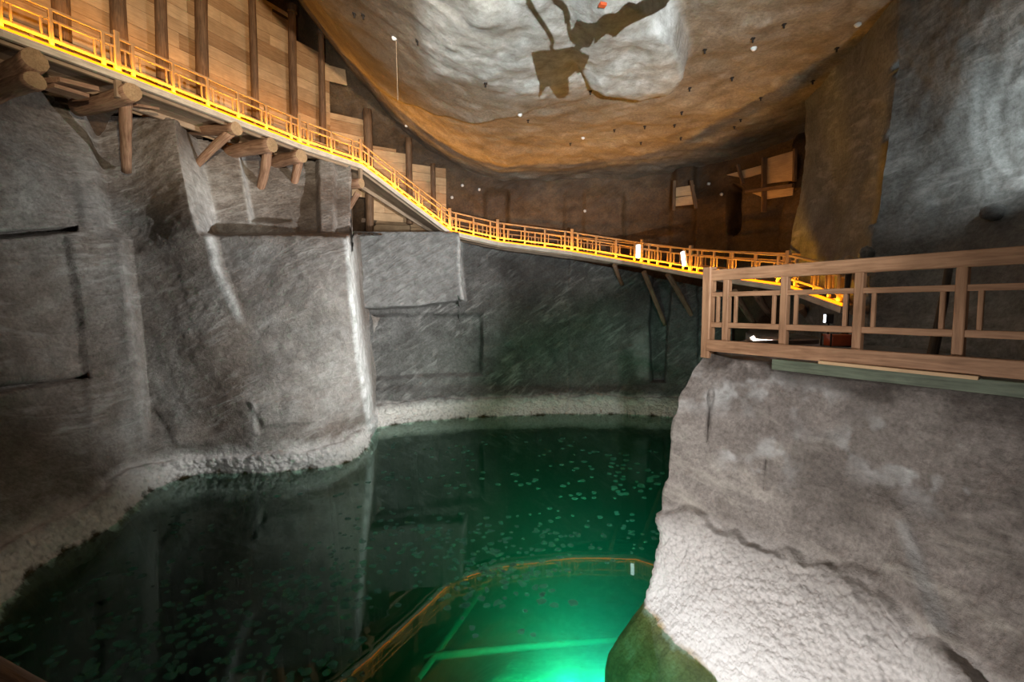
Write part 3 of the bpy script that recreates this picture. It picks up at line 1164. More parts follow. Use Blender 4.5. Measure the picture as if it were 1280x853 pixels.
EF = [(884, 436), (878, 446), (866, 462), (850, 494), (841, 545), (835, 600), (829, 618), (827, 650), (832, 668), (829, 690), (818, 735), (813, 757)]
q = np.linspace(0, 1, 420)
s = np.linspace(0, 1, 330)
bx = 815 + (1400 - 815) * q ** 1.1
tx = 884 + (1400 - 884) * q ** 1.1
ty = np.interp(tx, [884, 940, 1000, 1100, 1200, 1280, 1400], [440, 455, 466, 481, 499, 512, 534])
by = np.interp(bx, [w[0] for w in WF], [w[1] for w in WF])
PY = ty + (by - ty) * s[:, None]
e_y = np.interp(s, np.linspace(0, 1, 60), np.linspace(440, 757, 60))
e_x = line_x(e_y, EF)
lin_x = tx + (bx - tx) * s[:, None]
corr = (e_x - (884 + (815 - 884) * s))[:, None] * np.clip(1 - q * 4.5, 0, 1)[None, :] ** 1.5
PX = lin_x + corr
V = PN(PX, PY, dF(PX, PY))
side = []
for dd in (4.5, 2.8, 1.5, 0.7, 0.25):
    w = V[:, 0].copy()
    w[:, 1] += dd
    w[:, 0] += dd * (w[:, 0] / w[:, 1]) + 0.42 * dd
    side.append(w)
V = np.concatenate([np.stack(side, 1), V], 1)
V = finish(V, 0.07, 0.9, 91, crust=1.45, fine=0.03, lump=0.036, lumpf=11.0, crust_out=0.08)
# flat top running back under the railing
tp = V[0].copy()
n = np.zeros_like(tp)
n[:, 0], n[:, 1] = 0.862, 0.507
tops = []
for o in (1.4, 0.7, 0.3, 0.12):
    w = tp + n * o
    w[:, 2] = 3.5
    tops.append(w)
V = np.concatenate([np.stack(tops), V], 0)
nr = normals(V)[-1].copy()
last = V[-1]
ex = []
outv = np.array([-0.93, -0.36, 0])
for (o, z) in ((0.03, -0.05), (0.1, -0.12), (0.2, -0.2), (0.3, -0.3), (0.4, -0.4), (0.48, -0.5), (0.56, -0.62), (0.6, -0.85), (0.62, -1.3), (0.66, -3.2)):
    w = last + outv * o
    w[:, 2] = z
    wob = fbm(w * 2.1, 3, 5)
    w = w + outv * (wob * 0.12)[:, None]
    ex.append(w)
V = np.concatenate([V, np.stack(ex)], 0)
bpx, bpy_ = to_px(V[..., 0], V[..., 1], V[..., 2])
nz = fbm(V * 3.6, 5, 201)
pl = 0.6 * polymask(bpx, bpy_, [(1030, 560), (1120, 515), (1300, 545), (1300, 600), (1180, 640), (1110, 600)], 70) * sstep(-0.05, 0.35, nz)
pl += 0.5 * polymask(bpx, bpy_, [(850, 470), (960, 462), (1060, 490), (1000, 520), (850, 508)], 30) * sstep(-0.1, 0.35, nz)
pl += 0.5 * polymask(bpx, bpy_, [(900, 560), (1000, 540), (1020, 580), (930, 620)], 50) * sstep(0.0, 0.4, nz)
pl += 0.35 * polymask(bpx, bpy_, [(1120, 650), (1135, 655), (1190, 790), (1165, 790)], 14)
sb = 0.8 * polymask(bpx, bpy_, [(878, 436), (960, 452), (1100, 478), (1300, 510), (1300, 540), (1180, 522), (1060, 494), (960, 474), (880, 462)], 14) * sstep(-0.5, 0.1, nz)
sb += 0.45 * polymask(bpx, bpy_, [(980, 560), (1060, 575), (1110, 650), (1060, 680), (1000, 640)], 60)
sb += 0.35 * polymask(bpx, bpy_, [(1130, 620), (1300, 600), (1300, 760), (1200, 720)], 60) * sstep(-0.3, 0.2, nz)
bank = grid_obj('wall_right_bank', V, M['bank'], 'pale salt-crusted rock bank sloping from the platform into the water', 'rock bank')
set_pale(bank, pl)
set_pale(bank, sb, 'darker')  # dirt rim under the railing and darker patches on the face

# ---- platform floor and lake bed, lake
fx = np.linspace(2.4, 13.0, 110)
fy = np.linspace(2.0, 19.0, 170)
XX, YY = np.meshgrid(fx, fy)
ZZ = 3.46 + 0.05 * fbm(np.stack([XX, YY, XX * 0], -1) * 0.9, 4, 101)
# keep the floor to the platform side of the railing and of the walkway
rs = (XX - RA.x) * 0.862 + (YY - RA.y) * 0.507
lim = np.where(YY < 6.9, 0.25 - rs, 2.95 + (YY - 6.9) * 0.98 * sstep(13.5, 10.0, YY) + (YY - 6.9) * 0.55 * sstep(10.0, 13.5, YY) - XX)
shift = np.maximum(lim, 0)
XX = XX + np.where(YY < 6.9, shift * 1.1, shift)
VF = np.stack([XX, YY, ZZ], -1)
edge_ = VF[:, :1].copy()
lowe = []
for zz_ in (-8.3, -2.0, 1.0, 2.6, 3.2):
    e2 = edge_.copy()
    e2[..., 2] = zz_
    e2[..., 0] += 0.06 * fbm(e2 * 1.3, 3, 150) + (0.1 if zz_ < 3 else 0.0)
    lowe.append(e2)
VF = np.concatenate(lowe + [VF], 1)
grid_obj('floor', VF, M['floor'], 'trodden rock floor of the platform behind the railing', 'floor')

bx_ = np.linspace(-12, 9, 150)
by_ = np.linspace(-1, 21, 150)
XX, YY = np.meshgrid(bx_, by_)
pp = np.stack([XX, YY, XX * 0], -1)
ZZ = -2.7 + 0.22 * fbm(pp * 0.5, 4, 111) - 3.2 * sstep(-0.2, -5.0, XX - 0.1 * (YY - 5)) - 2.0 * sstep(8.0, 13.0, YY)
grid_obj('floor_lake_bed', np.stack([XX, YY, ZZ], -1), M['bed'], 'pale rock bed of the lake lit green under water', 'lake bed')
me = bpy.data.meshes.new('lake_water')
wx0, wx1, wy0, wy1, wz = -12.0, 9.0, -1.0, 21.0, -8.5
me.from_pydata([(wx0, wy0, wz), (wx1, wy0, wz), (wx1, wy1, wz), (wx0, wy1, wz), (wx0, wy0, 0), (wx1, wy0, 0), (wx1, wy1, 0), (wx0, wy1, 0)], [],
               [(3, 2, 1, 0), (4, 5, 6, 7), (0, 1, 5, 4), (1, 2, 6, 5), (2, 3, 7, 6), (3, 0, 4, 7)])
me.materials.append(M['water'])
lake = bpy.data.objects.new('lake_water', me)
COL.objects.link(lake)
tag(lake, 'still green brine lake filling the chamber floor', 'lake', None, 'structure')

# sunken beams on the lake bed
for (a, b, lab) in (((530, 822), (775, 800), 'pale sunken beam lying across the green lit lake bed'),
                    ((612, 722), (522, 850), 'sunken beam lying lengthwise on the lake bed, crossing the other')):
    p, r_ = PZ(*a, -2.7), PZ(*b, -2.7)
    mb = MB()
    mb.log(p, r_, 0.075, 0.06)
    tag(mb.build('sunken_beam', M['sunk'], None, True), lab, 'beam')

# ------------------------------------------------------------------ timber lining of the left wall
INP = offset(ALLN, 1.62)
INW = offset(ALLN, 1.86)
inp_up, inw_up = sub(INP, 'up'), sub(INW, 'up')
inp_st, inw_st = sub(INP, 'st'), sub(INW, 'st')
POSTS = [(80, -20, 16.8, 'upright log post at the picture edge of the boarded wall, darkest of the row', 0.2),
         (153, 20, 16.5, 'upright log post behind the tall railing post of the high walkway', 0.21),
         (205, 50, 16.3, 'knotty dark upright log post against the pale boards', 0.17),
         (255, 70, 16.0, 'thick smooth upright log post leaning slightly against the pale boards', 0.2),
         (320, 110, 15.6, 'slim straight upright log post at the middle of the pale boards', 0.13),
         (369, 140, None, 'upright log post with a dark cap reaching the ceiling edge', 0.16),
         (404, 160, None, 'shorter upright log post at the stepped end of the tall boards', 0.14)]
post_pts = []
for (px, py, zt_, lab, r) in POSTS:
    p, t = hit_px(inp_up, px)
    if p is None:
        continue
    post_pts.append((px, p))
    if zt_ is None:
        ty_ = 8 if px < 390 else 36
        v = (426.5 - ty_) / F
        zt_ = HC + p.y / (CP + v * SP) * (v * CP - SP)
    lean = Vector((0.25, -0.05, 0)) if px in (255, 205) else Vector((0.05, 0, 0))
    mb = MB()
    base = p + Vector((0, 0, 0.0))
    r *= 0.88
    mb.log(base + Vector((0, 0, -0.05)), Vector((p.x, p.y, zt_)) + lean, r, r * 0.88, seg=14, rings=14, wob=0.035)
    o = mb.build('log_post', M['log'], None, True)
    tag(o, lab, 'post', 'upright log posts along the high walkway')
    if zt_ < 15:
        mb = MB()
        top = Vector((p.x, p.y, zt_)) + lean
        mb.log(top + Vector((0, 0, -0.22)), top + Vector((0, 0, 0.05)), r * 1.2, r * 1.25, wob=0.02)
        mb.build('cap', M['darkwood'], o, True)


def plank_bay(a, b, z0, z1s, z1e, lab, hpl=0.42, th=0.05, mat='plank', group='boarding bays'):
    """boards laid lengthwise between two posts; the top line may slope from z1s to z1e"""
    mb = MB()
    a, b = Vector((a.x, a.y, 0)), Vector((b.x, b.y, 0))
    z = z0
    rd = random.Random(lab)
    while z < max(z1s, z1e) - 0.05:
        h = hpl * rd.uniform(0.75, 1.15)
        zt = min(z + h, max(z1s, z1e))
        cuts = [0.0, 1.0]
        if rd.random() < 0.14:
            cuts = [0.0, rd.uniform(0.3, 0.75), 1.0]
        for c0, c1 in zip(cuts[:-1], cuts[1:]):
            zz1 = min(zt, z1s + (z1e - z1s) * (c0 + c1) / 2)
            if zz1 - z < 0.08:
                continue
            pa, pb = a.lerp(b, c0 + 0.002), a.lerp(b, c1 - 0.002)
            dz = Vector((0, 0, (z + zz1) / 2))
            j = Vector((0, rd.uniform(-0.012, 0.012), 0))
            mb.bar(pa + dz + j, pb + dz + j, th, zz1 - z - 0.01, bev=0.1)
        z = zt
    return tag(mb.build('plank_panel', M[mat]), lab, 'boarding', group)


bay_pts = [hit_px(inw_up, px)[0] for px in (-60, 85, 153, 205, 257, 320, 369, 404)]
labs = ['shadowed board panel at the picture edge behind the high walkway',
        'brown board panel behind the tall railing post of the high walkway',
        'board panel between the thick edge post and the knotty post',
        'pale board panel between the knotty post and the thick smooth post',
        'large board panel with one dark short board right of the thick smooth post',
        'board panel between the slim post and the dark capped post',
        'narrow board panel between the dark capped post and the shorter end post']
tops = [(17, 17), (17, 17), (17, 16.8), (16.8, 16.6), (16.6, 15.6), (15.0, 14.0), (13.95, 13.5)]
for i in range(7):
    a, b = bay_pts[i], bay_pts[i + 1]
    if a is None:
        a = inw_up[0]
    plank_bay(a, b, 9.3, tops[i][0], tops[i][1], labs[i])


# stepped lower bays beside the stair
def z_at(px, py, p):
    v = (426.5 - py) / F
    return HC + p.y / (CP + v * SP) * (v * CP - SP)


inw_all = sub(INW, 'up') + sub(INW, 'low')[:3]
inp_all = sub(INP, 'up') + sub(INP, 'low')[:3]
for (x0, x1, y0, y1, lab) in ((404, 414, 76, 80, 'narrow strip of boards just beyond the shorter end post'),
                              (414, 459, 140, 151, 'low pale board panel beyond the end post, above the stair head'),
                              (461, 511, 180, 191, 'board panel beside the upper half of the steep stair'),
                              (513, 541, 204, 209, 'board panel beside the lower half of the steep stair'),
                              (542, 558, 205, 215, 'small end board panel at the foot of the steep stair')):
    a, _ = hit_px(inw_all, x0)
    b, _ = hit_px(inw_all, x1)
    zb = min(a.z, b.z) - 0.2
    plank_bay(a, b, zb, z_at(x0, y0, a), z_at(x1, y1, b), lab)
# log stub showing behind the top of the boards
p, _ = hit_px(inw_up, 346)
p = p + Vector((-0.35, 0.3, 0))
mb = MB()
mb.log(Vector((p.x, p.y, 13.2)), Vector((p.x, p.y, 15.3)), 0.14, 0.13)
tag(mb.build('log_stub', M['darkwood'], None, True), 'dark log stub showing above the boards beside the dark capped post', 'log')
# splintered board end sticking out of the tall panel
a, _ = hit_px(inw_all, 404)
b, _ = hit_px(inw_all, 436)
mb = MB()
z0_, z1_ = z_at(414, 99, a), z_at(414, 79, a)
pb = a.lerp(b, 0.98)
mb.bar(Vector((a.x, a.y, (z0_ + z1_) / 2)), Vector((pb.x, pb.y, (z0_ + z1_) / 2 + 0.12)), 0.05, (z1_ - z0_))
mb.bar(a.lerp(b, 0.5) + Vector((0, 0, z1_ - a.z + 0.0)), a.lerp(b, 0.88) + Vector((0, 0, z1_ - a.z - 0.15)), 0.05, 0.3)
tag(mb.build('loose_board', M['plank']), 'pale splintered board end sticking out beyond the tall boards', 'board')
for (px, y0, lab, r) in ((461, 137, 'tall upright post at the stair head rising from the ledge', 0.17), (512, 173, 'upright log post midway beside the steep stair', 0.14),
                         (542, 205, 'short upright log post near the stair foot', 0.11)):
    p, _ = hit_px(inp_all, px)
    mb = MB()
    mb.log(Vector((p.x, p.y, 7.0 if px < 500 else p.z - 0.3)), Vector((p.x, p.y, z_at(px, y0, p))), r, r * 0.95, wob=0.03)
    tag(mb.build('log_post', M['log'], None, True), lab, 'post', 'posts beside the steep stair')
# boards below the stair standing on the ledge
for (x0, x1, lab) in ((436, 462, 'old boards under the stair head, behind the slanting strut'), (464, 512, 'old boards under the steep stair, above the rock ledge')):
    a, b = P(x0, 260, 20.6), P(x1, 260, 21.0)
    plank_bay(a, b, 7.05, 9.2 if x0 < 450 else 9.0, 9.1 if x0 < 450 else 7.9, lab, hpl=0.36, mat='plank', group='boards under the stair')


# ------------------------------------------------------------------ log brackets under the high walkway
def bracket(label, beam, strut, r=0.17, rs_=0.12, extra=None, group='log brackets under the high walkway'):
    (b0, b1) = beam
    root = empty('log_bracket', b0, label, 'bracket', group)
    mb = MB()
    mb.log(b0, b1, r, r, wob=0.05, end=1, seed=hash(label) % 1000)
    mb.build('beam', [M['strut'], M['log_end']], root, True)
    if strut is not None:
        mb = MB()
        mb.log(strut[0], strut[1], rs_, rs_ * 0.9, wob=0.06, end=1)
        mb.build('strut', [M['strut'], M['log_end']], root, True)
    for (nm, p, q_, rr) in (extra or []):
        mb = MB()
        mb.log(p, q_, rr, rr * 0.9, wob=0.09, end=1)
        mb.build(nm, [M['strut'], M['log_end']], root, True)
    return root


def inward(px):
    p, t = hit_px(UP, px)
    return p, Vector((-t.y, t.x, 0)).normalized(), t


def beam_at(px, out=0.12, deep=2.2, dz=-0.38, r=0.17):
    p, n, t = inward(px)
    return (p - n * out + Vector((0, 0, dz)), p + n * deep + Vector((0, 0, dz)))


p, n, t = inward(38)
z_ = Vector((0, 0, 1))
bracket('stacked pair of thick log ends under the walkway at the picture edge', beam_at(38, 0.15, 2.0, -0.38), None, 0.21,
        extra=[('beam', p - n * 0.1 - z_ * 0.76, p + n * 2.0 - z_ * 0.74, 0.17)])
bb = beam_at(158)
bracket('log bracket with an upright reddish strut left of the smooth rock shoulder', beam_at(158, 0.2, 2.0, -0.36), (P(157, 122, bb[0].y + 0.25), P(158, 214, bb[0].y + 1.35)), 0.2, 0.13)
bracket('log bracket with a long level beam and slanting strut above the white wedge', (P(296, 161, 13.6), P(226, 160, 14.6)), (P(288, 166, 13.75), P(241, 212, 14.3)), 0.17, 0.12)
bracket('dark shaded log bracket with a short steep strut', beam_at(336, 0.12, 2.0, -0.38), (P(334, 186, 15.0), P(325, 238, 15.7)), 0.2, 0.14)
bracket('log bracket with a steep strut below the tall railing post', beam_at(374, 0.1, 2.0, -0.38), (P(375, 194, 15.9), P(362, 258, 16.5)), 0.2, 0.14)
bracket('log bracket with a thin slanting strut under the stair head', (P(452, 229, 17.7), P(412, 231, 18.3)), (P(448, 240, 17.8), P(425, 277, 18.6)), 0.17, 0.11)
# wedge boards under the deck
mb = MB()
mb.bar(P(62, 100, 10.2), P(112, 112, 11.0), 0.5, 0.1)
mb.bar(P(60, 108, 10.3), P(104, 121, 10.9), 0.4, 0.08)
tag(mb.build('wedge_board', M['strut']), 'split wedge boards packed beside the stacked log ends', 'board')
mb = MB()
mb.bar(P(163, 131, 11.6), P(192, 136, 12.3), 0.3, 0.06)
tag(mb.build('wedge_board', M['strut']), 'thin wedge board under the deck beside the reddish strut', 'board')
# hanging square post stubs of the railing under the edge
for (px, lab) in ((147, 'square post stub below the deck beside the reddish strut'), (374, 'square post stub below the deck at the steep strut'), (451, 'square post stub below the deck at the stair head')):
    p, n, t = inward(px)
    mb = MB()
    mb.bar(p + n * 0.02 - z_ * 0.16, p + n * 0.02 - z_ * 0.52, 0.12, 0.12, up=t)
    tag(mb.build('post_stub', M['deck']), lab, 'post stub', 'post stubs under the deck edge')

# struts under the low walkway
for i, (a, b, da, db, lab) in enumerate([((768, 331), (778, 356), 19.4, 20.0, 'short stub strut below the middle of the low walkway'),
                                         ((805, 340), (831, 406), 18.8, 20.0, 'longer slanting strut under the low walkway near the dark cleft'),
                                         ((835, 343), (869, 403), 17.9, 19.5, 'slim slanting strut under the low walkway, next to the corner post'),
                                         ((918, 365), (942, 403), 15.0, 16.6, 'slanting strut seen through the first railing opening'),
                                         ((944, 366), (966, 396), 14.2, 15.6, 'thin slanting strut seen through the second railing opening'),
                                         ((1000, 384), (1028, 414), 12.6, 13.4, 'low slanting strut near the platform steps')]):
    mb = MB()
    mb.log(P(*a, da), P(*b, db), 0.1 if i else 0.09, 0.085, end=1)
    tag(mb.build('strut', [M['strut'], M['log_end']], None, True), lab, 'strut', 'struts under the low walkway')

# ------------------------------------------------------------------ patches of boarding on the far wall
def wall_pt(px, py, off=0.0):
    """point on the upper far wall seen at (px, py), pulled off the wall"""
    best = None
    for i in range(len(gx) - 1):
        pass
    cx, _ = to_px(gx, gy, np.full_like(gx, 9.0))
    k = np.interp(px, cx[150:], np.arange(150, len(gx)))
    i = int(k)
    f = k - i
    X, Y = gx[i] * (1 - f) + gx[min(i + 1, len(gx) - 1)] * f, gy[i] * (1 - f) + gy[min(i + 1, len(gx) - 1)] * f
    return P(px, py, Y - off)


def board_quad(mb, pts, th=0.06):
    ce = sum(pts, Vector()) / 4
    nrm = (pts[1] - pts[0]).cross(pts[3] - pts[0]).normalized() * th
    vs = [q_ for q_ in pts] + [q_ + nrm for q_ in pts]
    ln, w = (pts[1] - pts[0]).length, (pts[3] - pts[0]).length
    gr = [(0, 0, 0), (ln, 0, 0), (ln, w, 0), (0, w, 0)] * 2
    mb.add(vs, [(0, 1, 2, 3), (7, 6, 5, 4), (0, 4, 5, 1), (1, 5, 6, 2), (2, 6, 7, 3), (3, 7, 4, 0)], gr)


OFF = 0.75
root = empty('wall_hatch', wall_pt(855, 260, OFF), 'small square board hatch between two battens on the far wall', 'hatch')
for k in range(2):
    mb = MB()
    y0, y1 = 235 + 13 * k - 0.5 * k, 247 + 12 * k
    board_quad(mb, [wall_pt(843, y1 - 0.5, OFF), wall_pt(869, y1 - 3.5, OFF), wall_pt(868, y0 - 3.5, OFF), wall_pt(843, y0 + 0.5, OFF)])
    mb.build('board', M['plank'], root)
for (a, b) in (((843, 226), (842, 263)), ((864, 226), (870, 261))):
    mb = MB()
    mb.bar(wall_pt(*a, OFF + 0.12), wall_pt(*b, OFF + 0.12), 0.13, 0.1, up=Vector((0, 1, 0)))
    mb.build('batten', M['log'], root)
root = empty('wall_hatch', wall_pt(955, 240, OFF + 0.4), 'larger broken board lining with cross battens near the brown slab', 'hatch')
for pts in ([(909, 219), (953, 207), (953, 217), (932, 223)], [(958, 199), (993, 189), (993, 226), (958, 230)], [(936, 239), (993, 229), (992, 244), (960, 249)]):
    mb = MB()
    q4 = [wall_pt(x, y, OFF + 0.4) for (x, y) in pts]
    board_quad(mb, [q4[3], q4[2], q4[1], q4[0]])
    mb.build('board', M['plank'], root)
for (a, b, w) in (((922, 206), (929, 230), 0.11), ((955, 197), (955, 265), 0.17), ((994, 186), (993, 227), 0.12), ((932, 240), (991, 232), 0.12)):
    mb = MB()
    mb.bar(wall_pt(*a, OFF + 0.55), wall_pt(*b, OFF + 0.55), w, 0.1, up=Vector((0, 1, 0)))
    mb.build('batten', M['log'], root)

# ------------------------------------------------------------------ platform railing close by
def near_pt(s_, z):
    return Vector((RA.x + 0.507 * s_, RA.y - 0.862 * s_, z))


root = empty('railing', near_pt(1.8, 3.54), 'reddish pine platform railing standing on the salt-crusted rock bank', 'railing')
ZB = 3.54
side_n = Vector((0.862, 0.507, 0))
up_dir = Vector((0.507, -0.862, 0))
for nm, s0, s1, zc, w, h in (('top_rail', 0.02, 4.6, ZB + 1.105, 0.1, 0.15), ('middle_rail', 0.05, 4.6, ZB + 0.84, 0.055, 0.06),
                             ('lower_rail', 0.05, 4.6, ZB + 0.42, 0.055, 0.07), ('bottom_rail', 0.04, 4.6, ZB + 0.13, 0.075, 0.16)):
    mb = MB()
    o_ = side_n * (0.0 if nm != 'bottom_rail' else -0.045)
    mb.bar(near_pt(s0, zc) + o_, near_pt(s1, zc) + o_, w, h, bev=0.08)
    mb.build(nm, M['railnear'], root)
mb = MB()
mb.bar(near_pt(0, ZB - 0.05), near_pt(0, ZB + 1.22), 0.14, 0.14, up=up_dir, bev=0.1)
mb.build('corner_post', M['railnear'], root)
for s_ in (0.288, 1.08, 1.884, 2.72, 3.56, 4.4):
    mb = MB()
    mb.bar(near_pt(s_, ZB + 0.08), near_pt(s_, ZB + 1.04), 0.085, 0.085, up=up_dir, bev=0.08)
    mb.build('post', M['railnear'], root)
    for k in (-0.135, 0.135):
        mb = MB()
        mb.bar(near_pt(s_ + k, ZB + 0.44), near_pt(s_ + k, ZB + 0.82), 0.04, 0.04, up=up_dir)
        mb.build('baluster', M['railnear'], root)
# railing returning behind the corner post
root = empty('railing', RA, 'second platform railing running back behind the corner post of the first', 'railing')
RB0, RB1 = near_pt(0, ZB) + side_n * 0.12 + Vector((0, 0.2, 0)), Vector((6.1, 9.6, ZB))
tb = (RB1 - RB0).normalized()
for nm, hh, w, h in (('top_rail', 1.02, 0.08, 0.1), ('lower_rail', 0.3, 0.05, 0.06)):
    pass
mb = MB()
mb.bar(RB0, RB0 + Vector((0, 0, 1.12)), 0.09, 0.09, up=tb)
mb.build('post', M['railnear'], root)
mb = MB()
mb.bar(RB0 + Vector((0, 0, 0.1)) + tb * 0.05, RB1 + Vector((0, 0, -0.02)), 0.1, 0.09)
mb.build('sill_rail', M['darkwood'], root)

# sill board under the railing
mb = MB()
mb.bar(near_pt(1.0, ZB - 0.04) - side_n * 0.03, near_pt(4.6, ZB - 0.04) - side_n * 0.03, 0.12, 0.13, bev=0.05)
tag(mb.build('sill_board', M['green']), 'green-grey sill board lying on the rock under the platform railing', 'board')
mb = MB()
mb.bar(near_pt(1.55, ZB + 0.04) - side_n * 0.1, near_pt(2.9, ZB + 0.03) - side_n * 0.1, 0.03, 0.035)
tag(mb.build('lath', M['plank']), 'thin pale lath tucked under the bottom rail of the platform railing', 'lath')

# things on the platform behind the railing
mb = MB()
mb.log(P(1056, 428, 9.5), P(1062, 325, 9.5), 0.06, 0.055)
tpost = tag(mb.build('timber_post', M['darkwood'], None, True), 'dark round post at the foot of the platform steps', 'post')
mb = MB()
mb.log(P(1160, 470, 6.3), P(1186, 335, 7.0), 0.06, 0.05)
tag(mb.build('leaning_pole', M['darkwood'], None, True), 'dark pole leaning against the grey rock behind the railing', 'pole')
cr = P(1048, 434, 9.0)
root = empty('crate', cr, 'small red-orange crate in a dark stand on the platform floor', 'crate')
mb = MB()
mb.bar(cr + Vector((-0.2, 0, 0.13)), cr + Vector((0.2, 0, 0.13)), 0.26, 0.2, bev=0.08)
mb.bar(cr + Vector((-0.22, 0, 0.22)), cr + Vector((0.22, 0, 0.22)), 0.3, 0.03)
mb.build('box', M['red'], root)
for sx in (-0.24, 0.24):
    for sy in (-0.14, 0.14):
        mb = MB()
        mb.bar(cr + Vector((sx, sy, -0.03)), cr + Vector((sx, sy, 0.26)), 0.025, 0.025)
        mb.build('leg', M['iron'], root)
mb = MB()
for sy in (-0.14, 0.14):
    mb.bar(cr + Vector((-0.24, sy, 0.02)), cr + Vector((0.24, sy, 0.02)), 0.02, 0.02)
mb.build('frame', M['iron'], root)


def lump(name, c, r, mat, label, cat, group=None, seed=1, sq=(1, 1, 1)):
    bm = bmesh.new()
    bmesh.ops.create_icosphere(bm, subdivisions=4 if r > 0.08 else 2, radius=1.0)
    co = np.array([v.co[:] for v in bm.verts])
    k = 1 + 0.22 * fbm(co * 1.4 + seed * 7.1, 3, seed) + 0.06 * fbm(co * 5 + seed, 2, seed + 4)
    for v, kk in zip(bm.verts, k):
        v.co = Vector((v.co.x * sq[0], v.co.y * sq[1], v.co.z * sq[2])) * (r * kk)
    me = bpy.data.meshes.new(name)
    bm.to_mesh(me)
    bm.free()
    me.materials.append(mat)
    me.polygons.foreach_set('use_smooth', np.ones(len(me.polygons), bool))
    o = bpy.data.objects.new(name, me)
    COL.objects.link(o)
    o.location = c
    return tag(o, label, cat, group)


lump('salt_boulder', P(1083, 318, 9.35), 0.14, M['right'], 'round grey salt lump on the edge of the tall grey rock', 'rock', seed=3)
lump('salt_boulder', P(1241, 266, float(dR(np.array([1241.0]), np.array([266.0]))[0]) - 0.08), 0.17, M['right'], 'dark rounded lump bulging from the tall grey rock face above the railing', 'rock', seed=9, sq=(1.1, 0.8, 0.8))
kn = lump('knob', P(1061, 324, 9.45), 0.075, M['log_end'], None, None, seed=5)
kn.parent = tpost
kn['label'] = 'round pale knob'

# bright white notice lamps on the low walkway railing
for (px, py, tilt, lab) in ((798, 313, 0.0, 'glowing white lamp panel beside the middle post of the low walkway'),
                            (857, 324, 0.18, 'tilted glowing white lamp panel nearer the platform end of the low walkway')):
    p, t = hit_px(LOW, px)
    th = Vector((t.x, t.y, 0)).normalized()
    outn = Vector((th.y, -th.x, 0))
    c = p + Vector((0, 0, 0.42)) + outn * 0.1
    tl = Vector((0, 0, 1)) - th * tilt
    tl.normalize()
    root = empty('lamp_panel', c, lab, 'lamp', 'white lamp panels on the low walkway')
    mb = MB()
    mb.bar(c - tl * 0.27, c + tl * 0.27, 0.2, 0.05, up=outn)
    mb.build('housing', M['whitebox'], root)
    mb = MB()
    c2 = c + outn * 0.035 + th * 0.0
    mb.bar(c2 - tl * 0.24, c2 + tl * 0.24, 0.13, 0.03, up=outn)
    mb.build('lens', M['panel'], root)

# ------------------------------------------------------------------ rock bolts and salt knobs on the ceiling
BOLTS = [(941, 48), (881, 62), (915, 97), (862, 110), (1016, 101), (951, 122), (852, 140), (926, 149), (843, 156), (918, 158), (806, 158), (768, 162), (713, 179),
         (801, 178), (738, 114), (607, 104), (522, 51), (851, 172), (660, 150), (1046, 60), (980, 30), (443, 17), (454, 19)]
proto = None
for (px, py) in BOLTS:
    c = ceil_hit(px, py)
    if proto is None:
        proto = empty('rock_bolt', c, 'small dark iron rock bolt sticking out of the ceiling', 'bolt', 'rock bolts in the ceiling')
        mb = MB()
        mb.bar(c + Vector((0, 0, 0.03)), c + Vector((0, 0, -0.015)), 0.085, 0.085)
        pl = mb.build('plate', M['iron'], proto)
        mb = MB()
        mb.log(c + Vector((0, 0, 0.0)), c + Vector((0, 0, -0.09)), 0.022, 0.02, seg=8, rings=2, wob=0.0)
        st = mb.build('stud', M['iron'], proto)
    else:
        r_ = proto.copy()
        COL.objects.link(r_)
        r_.location = c
        for ch in (pl, st):
            k = ch.copy()
            COL.objects.link(k)
            k.parent = r_
for i, (px, py) in enumerate([(493, 47), (508, 157), (729, 172), (650, 143), (942, 60), (1072, 30)]):
    c = ceil_hit(px, py)
    lump('salt_nodule', c, 0.07, M['salt'], 'small white salt nodule on the ceiling rock', 'salt nodule', 'white salt lumps on the ceiling', seed=i + 2)
for i, (px, py) in enumerate([(578, 232), (599, 237), (565, 247), (731, 264), (902, 243), (886, 230)]):
    c = wall_pt(px, py, 0.12)
    lump('salt_nodule', c, 0.07, M['salt'], 'small white salt nodule on the brown far wall', 'salt nodule', 'white salt lumps on the far wall', seed=i + 20)
c = ceil_hit(753, 3)
mb = MB()
mb.bar(c + Vector((-0.05, 0, -0.03)), c + Vector((0.06, 0.03, -0.03)), 0.1, 0.05)
tag(mb.build('survey_marker', M['red']), 'small red marker fixed on the white ceiling plate', 'marker')
a = ceil_hit(495, 49)
mb = MB()
mb.log(a + Vector((0, 0, 0.05)), a + Vector((0.02, 0, -1.4)), 0.008, 0.008, seg=6, rings=2, wob=0)
tag(mb.build('hanging_wire', M['deck']), 'thin pale wire hanging from the ceiling beside the boarded wall', 'wire')

